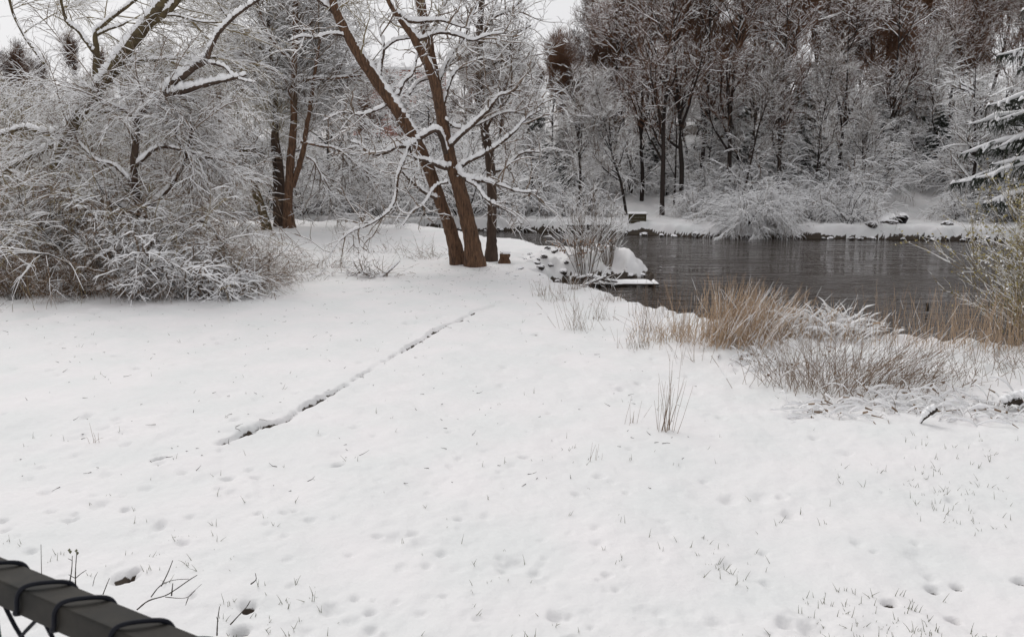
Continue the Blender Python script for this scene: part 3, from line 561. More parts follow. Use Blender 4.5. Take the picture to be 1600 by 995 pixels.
# brown bare crowns along the skyline
def gap(px, y): return 845 < px < 945
def lb(px, y):
    return ('tall bare red-brown tree ' if px > 860 else 'small bare brown tree ')+zone(px)+(', on the skyline' if y > 70 else ', high on the slope' if y > 63 else ', below the skyline trees')
def lh(px, y):
    return 'snow-covered shrub on the hillside '+zone(px)+(', near the river' if y < 45 else ', low on the slope' if y < 48.8 else ', halfway up' if y < 54 else ', high up')
def lb_(px, y):
    if px < 500: return 'bare brown tree on the skyline beyond the left thicket'
    if px < 860: return 'bare brown tree on the skyline behind the willow'
    return 'tall bare red-brown tree on the skyline above the river'
scatter(TB, 'bare_tree', [(57, 4.0), (61, 3.6), (66, 3.4), (72, 3.2)], '', 'tree', 'bare brown trees along the skyline', .75, 1.02, (890, 1640), lambda p, y: p < 950 and random.random() < .75, labelf=lb)
scatter(TB, 'bare_tree', [(60, 4.5), (67, 3.6), (76, 3.8)], '', 'tree', 'bare brown trees along the skyline', .36, .6, (-30, 900), None, labelf=lb)
def ls(px, y):
    return 'snow-laden tree '+zone(px)+(', near the river' if y < 45 else ', low on the slope' if y < 49 else ', halfway up the slope' if y < 56 else ', high up the slope')
def ls_(px, y):
    if px < 400: return 'snow-laden tree in the woods behind the left thicket'
    if px < 860: return 'snow-laden tree on the slope behind the willow'
    if px < 1200: return 'snow-laden tree on the hillside straight across the river'
    return 'snow-laden tree on the hillside above the right end of the river'
def bare_slope(px, y): return (1370 < px < 1500 or 945 < px < 1050) and y < 46
scatter(TS, 'snowy_tree', [(43, 3.0), (46.5, 2.8), (50, 2.8), (54, 3.2)], '', 'tree', 'snow-laden trees on the far hillside', .42, .70, (860, 1640), bare_slope, labelf=ls)
scatter(TS[2:4]+TS[:1], 'snowy_tree', [(44.5, 5.5), (52, 5.0), (61, 5)], '', 'tree', 'snow-laden trees on the far hillside', .55, .8, (-40, 860), None, labelf=ls)
scatter(TS[2:4], 'snowy_tree', [(65, 2.6)], '', 'tree', 'snow-laden trees on the far hillside', .35, .5, (480, 860), None, labelf=ls)
scatter(SH, 'snowy_shrub', [(43.2, 2.1), (45.8, 2.1), (49, 2.4), (53, 2.8)], 'snow-covered shrub in the undergrowth of the far hillside', 'shrub', 'snowy shrubs on the far hillside', .8, 1.35, (-40, 1640), bare_slope, labelf=lh)
# thicket at the left, near
for Y, step, x0, x1 in [(16.3, 1.3, -9.0, -6.2), (17.5, 1.6, -12, -7.6), (19.4, 1.9, -13.5, -9.), (23, 2., -17, -10.2), (28, 2.3, -20, -12.5), (33, 2.6, -24, -14)]:
    x = x0
    while x < x1:
        place(random.choice(SH+SO[:1]*2 if Y == 16.3 else SO[:3]), 'snowy_shrub', x+random.uniform(-.4, .4), Y+random.uniform(-.6, .6), random.uniform(.4, .62) if Y < 17 else random.uniform(.7, .95) if Y < 18 else random.uniform(.8, 1.15), ('snowy arching shrub at the front edge of the left thicket' if Y < 17 else 'olive-tinged snowy shrub in the second rank of the left thicket' if Y < 18 else 'snowy shrub in the third rank of the left thicket') if Y < 20 else 'snow-covered shrub deep inside the left thicket', 'shrub', 'shrubs of the left thicket')
        x += step
for x, y, s in [(-11, 20, .62), (-13.2, 22, .7), (-10.5, 25, .75), (-15, 26, .75), (-12.5, 29, .8), (-19, 30, .9), (-14, 33, .9), (-18, 26, .8), (-17, 34, 1.)]: place(SO[3], 'snowy_tree', x, y, s, 'snow-laden tree inside the left thicket', 'tree', 'trees inside the left thicket')
for x, y, s_ in [(-5.9, 16.6, .3), (-6.3, 15.9, .26), (-7.4, 15.5, .28), (-8.6, 15.5, .24), (-9.8, 15.4, .28), (-5.6, 17.6, .34)]: place(SO[0], 'snowy_shrub', x, y, s_, 'small low brown shrub straggling out of the foot of the left thicket', 'shrub', 'shrubs of the left thicket')
# far bank: marked trees and shrubs
def mark(proto, name, px, Y, s, label, cat='tree', rz=None, sz=None, group=None):
    x = (px-800)/FPX*Y*1.0; place(proto, name, x, Y, s, label, cat, group, rz, None, sz)
mark(TS[1], 'snowy_tree', 907, 42.5, .58, 'dark forked tree with snowy crown behind the bush on the spit')
mark(TS[0], 'snowy_tree', 978, 42, .62, 'slim crooked tree beside the low wooden box on the far bank')
mark(TM[0], 'snowy_tree', 1033, 42, .95, 'tall dark straight tree right of the low wooden box')
mark(TM[1], 'snowy_tree', 1060, 43, 1.15, 'tallest straight dark trunk in the cluster across the river')
mark(TM[0], 'snowy_tree', 1212, 43, .85, 'tall forked snowy tree right of the round white shrub')
for px, Y, s_ in [(1000, 45, .95), (1090, 46, 1.), (1135, 44, .95), (1165, 47, 1.), (1300, 46, .8), (1380, 48, .85), (1440, 49, .8), (960, 47, .8)]: mark(random.choice(TM), 'tall_tree', px, Y, s_, 'tall slim dark-stemmed tree rising '+zone(px), group='tall dark-stemmed trees across the river')
mark(TS[2], 'snowy_tree', 1505, 40, .85, 'spreading snow-white tree at the top of the right snow slope')
mark(CO[0], 'spruce_tree', 1240, 46, .95, 'small snow-covered spruce in the middle of the far hillside')
mark(CO[0], 'spruce_tree', 1108, 50, .8, 'small dark spruce behind the tall trunks across the river')
mark(CO[0], 'spruce_tree', 1410, 50, .9, 'small snowy spruce on the hillside above the right snow slope')
mark(CO[1], 'spruce_tree', 1275, 74, 1.05, 'dark green spruce top on the skyline')
for px, Y, s_ in [(1190, 49, .7), (1330, 48, .6), (1450, 47, .6), (880, 48, .6), (1020, 49, .6), (1560, 46, .7), (1365, 52, .7), (1150, 52, .8)]: mark(CO[0], 'spruce_tree', px, Y, s_, 'young snow-dusted spruce half hidden '+zone(px), group='young spruces in the far woods')
mark(CO[0], 'spruce_tree', 835, 48, .8, 'low dark spruce right of the willow on the far slope')
big = proto_conifer(335, 17, 4.9, 22, 7, .10, big=1.9); place(big, 'spruce_tree', 25.3, 36.4, 1, 'big spruce with drooping snow-loaded boughs at the right edge', 'tree', None, .6, -.1)
dome = proto_shrub(341, 2.8, (80, 12, 7), sn, -1.3, 1.3, .032, .0, .009); dome.name = 'white_willow_shrub'
place(dome, 'round_shrub', 10.95, 36.9, .76, 'round dome-shaped white shrub hanging over the river on the far bank', 'shrub', None)
for px, Y, s in [(1290, 37.6, .62), (1320, 37.2, .7), (1345, 37.8, .55), (1262, 38, .6), (880, 42, .8), (845, 43, .75), (1080, 40.5, .6), (1105, 41, .6), (760, 43, .8), (700, 44, .7), (655, 43.5, .7), (1490, 38, .55), (1560, 38, .8), (1530, 39, .8), (1590, 38, .9)]:
    mark(random.choice(SH), 'snowy_shrub', px, Y, s, 'snow-covered shrub at the far waterline '+zone(px), 'shrub', group='shrubs on the far river bank')
# ------------------------------------------------------------------ bushes near
def stems_bush(name, label, loc, seed, n, Ht, spread, mats, snow=.012, hide=.2, k=(4, 3), pull=0., r=.007, leaves=None, cat='bush', lean=(0, 0)):
    rng = np.random.default_rng(seed); o = thing(name, label, cat, loc); st = Net(); cr = Net()
    q = np.clip(rng.normal(size=(n, 3)), -1.4, 1.4); q[:, 2] = 0; P0 = q*.06*Ht; P0[:, 2] = -.05; D = q*spread+np.array([lean[0], lean[1], 1.]); L = Ht*(.55+.55*rng.random(n))
    a, b = grow(P0, D, L, L*0+r*1.4, L*0+r*.5, 8, rng, .06, (0, 0, pull)); st.tube(a, b, 4, snow, hide, rng); tips = []
    for nn, lf, ra in [(k[0], .35, r*.7), (k[1], .16, r*.55)]:
        if not nn: break
        p, Dd, rr, t = spawn(a, b, nn, rng, .25, 1., (15, 45), .1); LL = Ht*lf*(.4+.9*rng.random(len(p))); a, b = grow(p, Dd, LL, LL*0+ra, LL*0+ra*.5, 4, rng, .1, (0, 0, pull)); cr.tube(a, b, 3, snow, hide, rng); tips.append(a)
    link('stems', st.build('stems', [mats[0], M['snow']]), o)
    if cr.V: link('crown', cr.build('crown', [mats[1], M['snow']]), o)
    if leaves:
        mat, num, size, frac, zr = leaves; T = np.concatenate([t.reshape(-1, 3) for t in tips]) if tips else a.reshape(-1, 3)
        T = T[(T[:, 2] > zr[0]) & (T[:, 2] < zr[1])]; T = T[rng.integers(0, len(T), num)]
        d1 = norm(rng.normal(size=(num, 3)))*size*(.5+rng.random((num, 1))); d2 = norm(np.cross(d1, rng.normal(size=(num, 3))))*np.linalg.norm(d1, axis=1, keepdims=True)*.45
        V = np.stack([T-d1*.1, T+d1*.5+d2, T+d1, T+d1*.5-d2], 1).reshape(-1, 3); F = np.arange(num*4).reshape(-1, 4)
        link('leaves', mesh_from('leaves', V, F, [mat, M['snow']], (rng.random(num) < frac).astype(int)), o)
    return o
g = snap(915, 440); stems_bush('leafless_bush', 'tall fan-shaped snowy bush growing on the spit beside the jetty', g, 401, 30, 2.5, .24, [M['twig'], M['twig']], .028, .03, (5, 3), .05, .006, (M['leaf_tan'], 700, .05, .3, (.1, 1.1)))
stems_bush('leafless_bush', 'small upright twiggy bush right of the tall one on the spit', snap(950, 418), 402, 30, 1.5, .25, [M['twig'], M['twig']], .014, .2, (4, 3), .1, .007)
g = np.array([8.0, 11.2, 0]); g[2] = H1(g[0], g[1])
stems_bush('budding_bush', 'yellow-green budding bush dusted with snow at the right edge of the river', g, 403, 46, 2.5, .28, [M['twig_olive'], M['twig_olive']], .008, .5, (10, 8), .15, .0045, (M['bud'], 16000, .026, .3, (.4, 4)), lean=(-.12, 0))
# reeds and dry stalks
def tuft(name, label, px, py, seed, n, Ht, spread, mat, snow=.008, hide=.5, wander=.05, pull=-.3, r=.0035, width=.12, lean=(0, 0), cat='reeds', group=None, k=5, heads=0, dz=0):
    rng = np.random.default_rng(seed); loc = snap(px, py, dz); o = None; net = Net()
    q = rng.normal(size=(n, 3)); q[:, 2] = 0; P0 = q*np.array([width, width*.7, 0]); P0[:, 2] = -.04
    q2 = rng.normal(size=(n, 3)); q2[:, 2] = 0; D = q2*spread+np.array([lean[0], lean[1], 1.]); L = Ht*(.35+.75*rng.random(n))
    a, b = grow(P0, D, L, L*0+r, L*0+r*.45, k+1, rng, wander, (0, 0, pull)); net.tube(a, b, 3, snow, hide, rng)
    me = net.build(name, [mat, M['snow']]); o = link(name, me, None, loc); tag(o, label, cat, group); return o
tuft('reed_clump', 'large tan reed clump leaning right at the water edge, tallest of the reeds', 1140, 536, 501, 520, .95, .28, M['straw'], .008, .6, .06, -.2, .004, .28, (.25, 0))
tuft('reed_clump', 'tan reed clump with snowy blades just right of the tallest reed clump', 1215, 528, 502, 260, .75, .22, M['straw'], .02, .25, .07, -.6, .004, .22, (.1, 0))
tuft('reed_clump', 'snow-plastered bent reeds beside the open water', 1290, 526, 503, 230, .62, .3, M['straw'], .034, .08, .12, -1., .004, .24)
tuft('reed_clump', 'short snow-plastered reeds left of the sparse brown reeds', 1355, 528, 504, 90, .5, .25, M['stalk'], .03, .15, .12, -.8, .004, .16)
tuft('reed_clump', 'small tan reed clump at the left end of the reed bank', 1055, 530, 505, 220, .5, .3, M['straw'], .01, .5, .07, -.3, .0035, .28)
tuft('reed_clump', 'sparse thin reeds rising in front of the jetty water', 1040, 492, 506, 60, .75, .14, M['stalk'], .006, .6, .03, 0, .003, .35)
for i, (px, n) in enumerate([(1390, 26), (1430, 30), (1475, 60), (1515, 80), (1560, 80), (1600, 70)]):
    tuft('reed_clump', 'upright rust-brown reeds standing in the shallows by the right bank', px, 540, 510+i, n, .85, .16, M['straw'], .006, .7, .03, -.05, .003, .3, group='rust-brown reeds in the shallows')
for i, (px, py, n, h, le, lab) in enumerate([(1245, 600, 130, .95, -.1, 'brown stalks fanning out, leftmost of the stalk patch in front of the reeds'), (1300, 612, 190, 1.0, 0, 'dense thin brown stalks in the middle of the stalk patch'), (1370, 600, 200, 1., .5, 'long brown grass bent over to the right by snow'),
        (1440, 604, 130, .62, .4, 'low brown grass at the right end of the stalk patch'), (1520, 590, 60, .6, 0, 'thin stalks in front of the rust-brown reeds'), (1585, 575, 90, .6, 0, 'stalks at the right edge below the budding bush')]):
    tuft('dry_grass', lab, px, py, 530+i, n, h, .38, M['stalk'], .006, .65, .05, -.5, .0028, .28, (le, 0), 'dry grass')
for i, (px, py, n, h, lab) in enumerate([(1285, 640, 90, .5, 'snow-buried drooping grass left of the dark stick'), (1400, 632, 120, .5, 'snow-buried drooping grass above the dark stick'), (1500, 640, 110, .5, 'snow-buried drooping grass right of the dark stick'), (1575, 640, 90, .5, 'snow-buried drooping grass beside the fallen log'), (1345, 560, 80, .4, 'low snowy tussock between the reeds and the stalk patch'), (1240, 575, 70, .4, 'low snowy tussock below the reed clumps'), (1180, 560, 60, .35, 'small snowy tussock at the foot of the tallest reeds')]):
    tuft('snowy_tussock', lab, px, py, 550+i, n, h, .8, M['stalk'], .026, .1, .12, -1.6, .004, .28, (0, -.1), 'tussock')
tuft('dry_stalks', 'lone tuft of thin upright stalks in the open snow', 1040, 672, 570, 24, .78, .14, M['stalk'], .004, .8, .03, 0, .0026, .05, (.08, 0), 'dry grass')
tuft('dry_stalks', 'two or three short stalks left of the lone tuft', 988, 662, 571, 8, .32, .2, M['stalk'], .004, .8, .03, 0, .0022, .04, (.2, 0), 'dry grass')
tuft('dry_stalks', 'faint pale stalks below the lone tuft', 928, 722, 572, 6, .22, .15, M['stalk'], .004, .8, .03, 0, .002, .04, (.1, 0), 'dry grass')
tuft('dry_stalks', 'curled dry sprig in the left snow field', 145, 692, 573, 6, .3, .3, M['stalk'], .003, .8, .08, -.8, .0022, .03, (.2, 0), 'dry grass')
for i, (px, py, n, h) in enumerate([(905, 515, 40, .75), (935, 500, 30, .5), (870, 470, 40, .5), (845, 462, 30, .4), (1000, 545, 50, .4), (1010, 520, 40, .6), (960, 470, 60, .3), (900, 452, 50, .5), (1075, 565, 16, .6)]):
    tuft('dry_stalks', 'pale dry stalks poking through the snow bank left of the reeds', px, py, 580+i, n, h, .3, M['stalk'], .008, .5, .04, -.2, .0026, .14, (-.1, 0), 'dry grass', 'dry stalks on the near bank')
for i, (px, py, n, h, le) in enumerate([(430, 425, 60, .7, .3), (470, 420, 60, .6, .4), (520, 418, 60, .7, .2), (580, 432, 40, .6, .8), (390, 425, 60, .8, 0), (655, 405, 40, .7, 0), (680, 400, 30, .8, .1), (350, 440, 60, .6, 0), (540, 395, 30, .9, 0), (610, 395, 30, .7, 0), (500, 430, 40, .3, .6), (405, 446, 50, .4, .3), (360, 452, 50, .4, .2), (325, 456, 60, .35, 0), (440, 440, 40, .35, .3), (280, 462, 50, .3, -.1), (380, 436, 60, .6, .2), (335, 446, 60, .55, .1)]):
    tuft('bramble_tangle', 'low tangle of arching twigs in the snow between the thicket and the willow', px, py, 600+i, n, h*1.15, .5, M['stalk'], .008, .5, .12, -.9, .004, .34, (le, 0), 'brambles', 'bramble tangles in the field')
for i, (px, py) in enumerate([(-20, 460), (15, 462), (45, 459), (75, 462), (105, 460), (140, 461), (175, 460), (215, 462)]):
    tuft('dry_grass', 'tall faded grass along the foot of the left thicket', px, py-3, 620+i, 230, 1.0, .22, M['stalk'], .008, .6, .04, -.2, .004, .35, (0, 0), 'dry grass', 'faded grass below the left thicket')
# long snowy branch arcing low out of the thicket
fb = thing('fallen_branch', 'long snow-covered branch arching to the ground in front of the thicket', 'branch', gp(290, 455))
b = [limb(fb, 'limb', [(150, 455), (190, 440), (225, 428), (260, 415), (300, 420), (335, 440), (355, 452)], [3, 5, 6, 5, 4, 3, 2], 15.6, M['bark'], 6, 1.2, .2, 5, 700), limb(fb, 'limb', [(120, 440), (150, 405), (190, 390), (215, 400), (240, 425)], [3, 4, 4, 3, 2], 15.9, M['bark'], 6, 1.2, .2, 5, 701)]
twigs(fb, b, 702, 40, 7, 4, .9, M['twig'], .02, pull=(0, 0, -.5), r=.009, wander=.2)
fb2 = thing('fallen_branch', 'low branch lying on the snow with twigs spread out left of the willow', 'branch', gp(590, 440))
b = [limb(fb2, 'limb', [(625, 408), (608, 424), (592, 434), (575, 430), (560, 424)], [1.5, 2.5, 3, 2, 1.5], 18.6, M['bark'], 6, 1, .2, 4, 710)]
twigs(fb2, b, 711, 16, 5, 0, .6, M['twig'], .012, pull=(0, 0, -.1), r=.006)
# ------------------------------------------------------------------ grass tips through the snow (one mass)
rng = np.random.default_rng(77); n = 5200; yy = 3.7+11*rng.random(n)**1.7; xx = yy*rng.uniform(-.70, .68, n)
dens = .05+.8*ss(xx/yy, .0, .55)*ss(-yy, -8.5, -4)+.25*ss(-yy, -6, -4)
cl = noise(xx*1.4, yy*1.4, 60); keep = rng.random(n) < dens*ss(cl, .25, .75)*1.6; xx, yy = xx[keep], yy[keep]
reps = rng.integers(1, 4, len(xx)); xx = np.repeat(xx, reps)+rng.normal(0, .012, reps.sum()); yy = np.repeat(yy, reps)+rng.normal(0, .012, reps.sum())
zz, _ = height(xx, yy); n = len(xx); P0 = np.stack([xx, yy, zz-.01], 1); q = rng.normal(size=(n, 3))*.35; q[:, 2] = 1; L = .015+.07*rng.random(n)**1.7
a, b = grow(P0, q, L, L*0+.0027, L*0+.0006, 4, rng, .08, (0, 0, -.2)); net = Net(); net.tube(a, b, 3); setting('grass', net.build('grass', [M['grass']]), 'stuff')
# fallen twig bits and leaf scraps under the trees
rng = np.random.default_rng(88); n = 900; yy = np.concatenate([rng.normal(20, 2.6, n//2), 6+14*rng.random(n//2)]); xx = np.concatenate([rng.normal(-1.2, 1.9, n//2), rng.uniform(-.66, .25, n//2)*yy[n//2:]])
kp = poly_sd(xx, yy, WPOLY) > .5; xx, yy = xx[kp], yy[kp]; n = len(xx); zz, _ = height(xx, yy); q = rng.normal(size=(n, 3)); q[:, 2] *= .15; L = .02+.09*rng.random(n)**2
a, b = grow(np.stack([xx, yy, zz+.003], 1), q, L, L*0+.0035, L*0+.001, 3, rng, .2); net = Net(); net.tube(a, b, 3); setting('twig_litter', net.build('twig_litter', [M['wood_dark']]), 'stuff')
# ------------------------------------------------------------------ weeds right behind the fence
def weed(label, stems, Y, seed, leaf=None):
    o = thing('dead_weed', label, 'weed', tuple(at(*stems[0][0][0], Y))); net = Net(); rng = np.random.default_rng(seed)
    for pts, wpx in stems:
        P = smooth_path(px_path(pts, Y), 4); r = np.linspace(wpx, wpx*.5, len(P))*.5*Y/FPX*(1+.35*rng.random(len(P))); net.tube(P, r, 6, rng=rng)
    wlink('stem', net.build('stem', [M['wood_dark']]), o)
    if leaf:
        for k, (lx, ly) in enumerate(leaf):
            c = at(lx, ly, Y); s = .008; V = [c+np.array(v)*s for v in [(-1, 0, -.2), (0, .6, .9), (1, 0, .3), (.2, -.5, -.9)]]; wlink('leaf', mesh_from('leaf', V, [(0, 1, 2, 3)], [M['grass']]), o)
weed('tall forked weed with two small leaves behind the fence rail', [([(118, 915), (118, 890), (120, 862)], 2), ([(108, 915), (112, 890), (113, 868)], 2), ([(118, 903), (126, 896), (135, 890)], 1.4), ([(118, 903), (112, 900), (107, 897)], 1.3), ([(113, 875), (106, 872)], 1.3)], 3.4, 1, [(119, 860), (110, 862), (121, 864), (108, 859)])
weed('branching leafless twig between the rail and the dark hollow', [([(214, 952), (232, 938), (258, 930), (275, 920), (295, 906), (308, 898)], 2.2), ([(236, 932), (250, 915), (270, 906), (295, 904)], 1.6), ([(252, 915), (262, 895), (270, 875)], 1.8), ([(258, 932), (280, 934), (294, 932), (305, 922)], 1.3), ([(294, 934), (290, 945), (296, 930), (315, 912)], 1), ([(268, 930), (270, 911)], 2.2)], 3.6, 2)
weed('single thin upright stem at the far left above the rail', [([(65, 950), (65, 905), (64, 850)], 1.6)], 3.4, 3)
weed('short bare stem standing near the right end of the rail', [([(339, 992), (340, 970), (343, 947)], 2.2), ([(341, 970), (338, 963)], 1.5)], 3.7, 4)
weed('crooked weed at the small snow hollow right of the branching twig', [([(360, 975), (372, 962), (385, 948), (391, 938)], 2), ([(392, 912), (400, 905), (399, 895)], 1.8)], 3.8, 5)
weed('small leaning stem just above the fence rail', [([(161, 928), (166, 915), (171, 903)], 1.6), ([(145, 915), (148, 902), (153, 893)], 1)], 3.3, 6)
# ------------------------------------------------------------------ rail fence with chain-link
def box_mesh(name, mn, mxx, mats, bev=0.):
    import bmesh
    bm = bmesh.new(); bmesh.ops.create_cube(bm, size=1)
    for v in bm.verts: v.co = Vector([(mn[i]+mxx[i])/2+v.co[i]*(mxx[i]-mn[i]) for i in range(3)])
    if bev: bmesh.ops.bevel(bm, geom=bm.edges[:], offset=bev, segments=3, affect='EDGES', profile=.6)
    me = bpy.data.meshes.new(name); bm.to_mesh(me); bm.free()
    for m in mats: me.materials.append(m)
    return me
P1 = np.array([-.705, 1.0]); P2 = np.array([-.368, .818]); dr = (P2-P1)/np.hypot(*(P2-P1)); RA = math.atan2(dr[1], dr[0])
fz = 1.938; FS = .042; HS = FS/2
nrm = np.array([-dr[1], dr[0]]); org = P1+nrm*HS
fence = thing('chain_link_fence', 'dark metal rail fence with black wire loops in the lower left corner', 'fence', (org[0], org[1], H1(org[0], org[1])), RA); bz = fz-fence.location.z
link('rail', box_mesh('rail', (-1.6, -HS, bz-FS), (1.4, HS, bz), [M['rail']], .004), fence)
for xp in (-.118, 1.3): link('post', box_mesh('post', (xp-.025, -HS+.004, -.4), (xp+.025, HS-.004, bz-FS), [M['green_paint']], .004), fence)
rw = .0032; pitch = .098
for i in range(-9, 14):
    x0 = -.075+i*pitch+(.015 if i % 2 else 0); e = HS+rw; Pw = []
    # loop: starts below, up the front face, over the top slanting along the rail, down the back
    for (dx, y, z) in [(-.010, -.004, bz-FS-.004), (-.006, -e, bz-FS+.004), (0, -e-.001, bz-.028), (.004, -e, bz-.008), (.012, -e*.75, bz+.004), (.028, -.004, bz+.0075), (.050, e*.7, bz+.004), (.058, e, bz-.008), (.062, e, bz-.030), (.058, e*.6, bz-FS-.004), (.040, .0, bz-FS-.006), (.02, -.006, bz-FS-.010)]: Pw.append((x0+dx, y, z))
    P = smooth_path(Pw, 5); nw = Net(); nw.tube(P, np.full(len(P), rw), 8); link('wire_loop', nw.build('wire_loop', [M['wire']]), fence)
nw = Net()
for i in range(-9, 14):
    for sgn in (1, -1):
        Pw = [(-.05+i*pitch, 0, bz-FS-.006)]; x = Pw[0][0]
        for k in range(1, 12): x += sgn*pitch/2*(1 if k % 2 else 1); Pw.append((x, .004*(-1)**k, bz-FS-.006-k*.045))
        P = smooth_path(Pw, 4); nw.tube(P, np.full(len(P), rw*.9), 6)
link('wire_mesh', nw.build('wire_mesh', [M['wire']]), fence)
# ------------------------------------------------------------------ stump, stones, jetty, far bank furniture
def rock_mesh(seed, sub=3, squash=.6):
    import bmesh
    bm = bmesh.new(); bmesh.ops.create_icosphere(bm, subdivisions=sub, radius=1); V = np.array([v.co[:] for v in bm.verts])
    r = np.random.default_rng(seed)
    d = 1+.5*fbm(V[:, 0]*1.3+V[:, 2]*1.1+seed, V[:, 1]*1.3-V[:, 2]*.7, 3, seed)*1.6
    V = V*d[:, None]*np.array([1, r.uniform(.6, .95), squash])
    for v, c in zip(bm.verts, V): v.co = c
    me = bpy.data.meshes.new('stone'); bm.to_mesh(me); bm.free(); me.materials.append(M['stone']); return me
RK = [rock_mesh(s) for s in (1, 2, 3, 4)]
def rock(loc, s, label, group=None, k=None, cat='stone'):
    o = link('stone', RK[random.randrange(4) if k is None else k], None, loc); o.scale = (s, s, s); o.rotation_euler = (random.uniform(-.3, .3), random.uniform(-.3, .3), random.uniform(0, 6)); return tag(o, label, cat, group)
for px, py, s in [(838, 412, .16), (812, 420, .12), (826, 398, .14), (850, 400, .14), (868, 392, .16), (860, 413, .1), (880, 425, .17), (840, 405, .1), (856, 388, .13), (875, 405, .12), (805, 432, .08), (900, 432, .14), (792, 428, .07), (818, 405, .1), (832, 402, .09), (845, 418, .13), (885, 412, .1), (893, 400, .12), (820, 436, .06), (870, 440, .09), (780, 440, .05), (846, 430, .07), (812, 448, .05), (1395+0, 0, 0)][:-1]:
    rock(snap(px, py, -.02), s, 'snow-capped dark stone on the snow between the willow and the spit', 'stones between the willow and the spit')
WP = WPOLY[33:41]; ii = 0
for i in range(len(WP)-1):
    L = np.hypot(*(WP[i+1]-WP[i])); m = int(L/.6)
    for j in range(m):
        p = WP[i]+(WP[i+1]-WP[i])*(j+random.random())/m; x, y = p[0], p[1]+random.uniform(-.15, .35); ii += 1
        rock((x, y, -.68+random.uniform(-.02, .35)*(y-p[1]+.2)), random.uniform(.09, .2), 'dark snow-capped stone in the stone edge along the far waterline', 'stones along the far waterline')
for px, py, s in [(905, 443, .15), (930, 441, .14), (940, 445, .1), (985, 432, .12), (1003, 430, .12)]: rock(snap(px, py, -.03), s, 'dark wet stone at the water edge beside the jetty', 'stones beside the jetty')
for px, py in [(1392, 349), (1360, 352), (1480, 352)]: rock(snap(px, py, .0), .3, {1392: 'rounded white boulder in front of the dark culvert', 1360: 'snowy boulder left of the dark culvert', 1480: 'snowy boulder right of the culvert by the bank'}[px])
st = thing('tree_stump', 'short brown cut stump beside the snow-plastered trunk', 'stump', tuple(gp(788, 411)), group=None)
n = Net(); n.tube(np.array([(0, 0, -.1), (0, 0, .05), (.01, 0, .2), (.03, 0, .27)]), np.array([.2, .165, .15, .15]), 14, lump=.15, rng=np.random.default_rng(3)); link('stump_wood', n.build('stump_wood', [M['cut_wood']]), st)
n = Net(); n.tube(np.array([(.03, 0, .265), (.03, 0, .29), (.03, 0, .32), (.03, 0, .335)]), np.array([.152, .15, .11, .01]), 14, lump=.2, rng=np.random.default_rng(4)); link('snow_cover', n.build('snow_cap', [M['snow']]), st)
# jetty
c1 = gp(952, 437, -.55); c2 = gp(1028, 438, -.55)
jt = thing('jetty', 'short snow-covered wooden jetty reaching into the river from the spit', 'jetty', (c1[0], c1[1], -.62)); jl = c2[0]-c1[0]
for k in range(3): link('plank', box_mesh('plank', (-.5, -.30+k*.2, -.05), (jl, -.12+k*.2, .0), [M['wood_dark']], .006), jt)
for k in range(2): link('post', box_mesh('post', (jl-.18+0*k, -.31+.55*k, -.9), (jl-.08, -.21+.55*k, -.052), [M['wood_dark']], .01), jt)
def snow_slab(x0, x1, y0, y1, z, th, seed, nx=26, ny=12):
    X, Y = np.meshgrid(np.linspace(x0, x1, nx), np.linspace(y0, y1, ny)); e = np.minimum(np.minimum(X-x0, x1-X), np.minimum(Y-y0, y1-Y)); e = ss(e, 0, min(.05, (y1-y0)*.3))
    Z = z+.001+e*th*(.8+.5*fbm(X*6, Y*6, 2, seed)*2); V = np.stack([X, Y, Z], -1).reshape(-1, 3); i = np.arange(nx*ny).reshape(ny, nx)
    return mesh_from('snow_cover', V, np.stack([i[:-1, :-1], i[:-1, 1:], i[1:, 1:], i[1:, :-1]], -1).reshape(-1, 4), [M['snow']])
link('snow_cover', snow_slab(-.5, jl-.14, -.305, .285, .0, .055, 3), jt); link('snow_cover', snow_slab(jl-.12, jl+.005, -.305, .285, .0, .055, 4, 10), jt)
# driftwood by the notch
dw = thing('driftwood', 'bare grey branches lying at the water edge left of the jetty', 'branch', gp(935, 440, -.3))
b = [limb(dw, 'limb', [(900, 436), (922, 433), (945, 438), (965, 441)], [3, 4, 4, 2], 21.2, M['bark'], 6, 1, .2, 4, 720), limb(dw, 'limb', [(880, 445), (905, 448), (930, 440), (948, 432)], [2, 3, 3, 2], 20.6, M['bark'], 6, .8, .2, 4, 721)]
twigs(dw, b, 722, 8, 3, 0, .5, M['twig'], .01, r=.006)
# dark stick, log, post in the water
def stick(name, label, cat, pts, w_, Y, mat, seed, snow=.5):
    o = thing(name, label, cat, tuple(at(pts[0][0], pts[0][1], Y))); limb(o, 'wood', pts, w_, Y, mat, 9, snow, .25, 4, seed); return o
s0 = snap(1438, 660); stick('dark_stick', 'charred dark stick end poking out of the snow below the stalk patch', 'stick', [(1437, 662), (1444, 652), (1452, 645), (1462, 637)], [3, 7, 10, 9], s0[1]-.05, M['wood_dark'], 730, .9)
s0 = snap(1580, 640); stick('fallen_log', 'snow-covered log with dark end at the right edge', 'log', [(1568, 632), (1582, 626), (1600, 625), (1650, 622)], [10, 14, 15, 14], s0[1]-.05, M['wood_dark'], 731, 1.)
s0 = gp(1449, 490, -.7); stick('mooring_post', 'tiny dark post tip sticking out of the river', 'post', [(1449, 486), (1449, 481), (1449, 474)], [6, 5, 4], s0[1], M['wood_dark'], 732, .0)
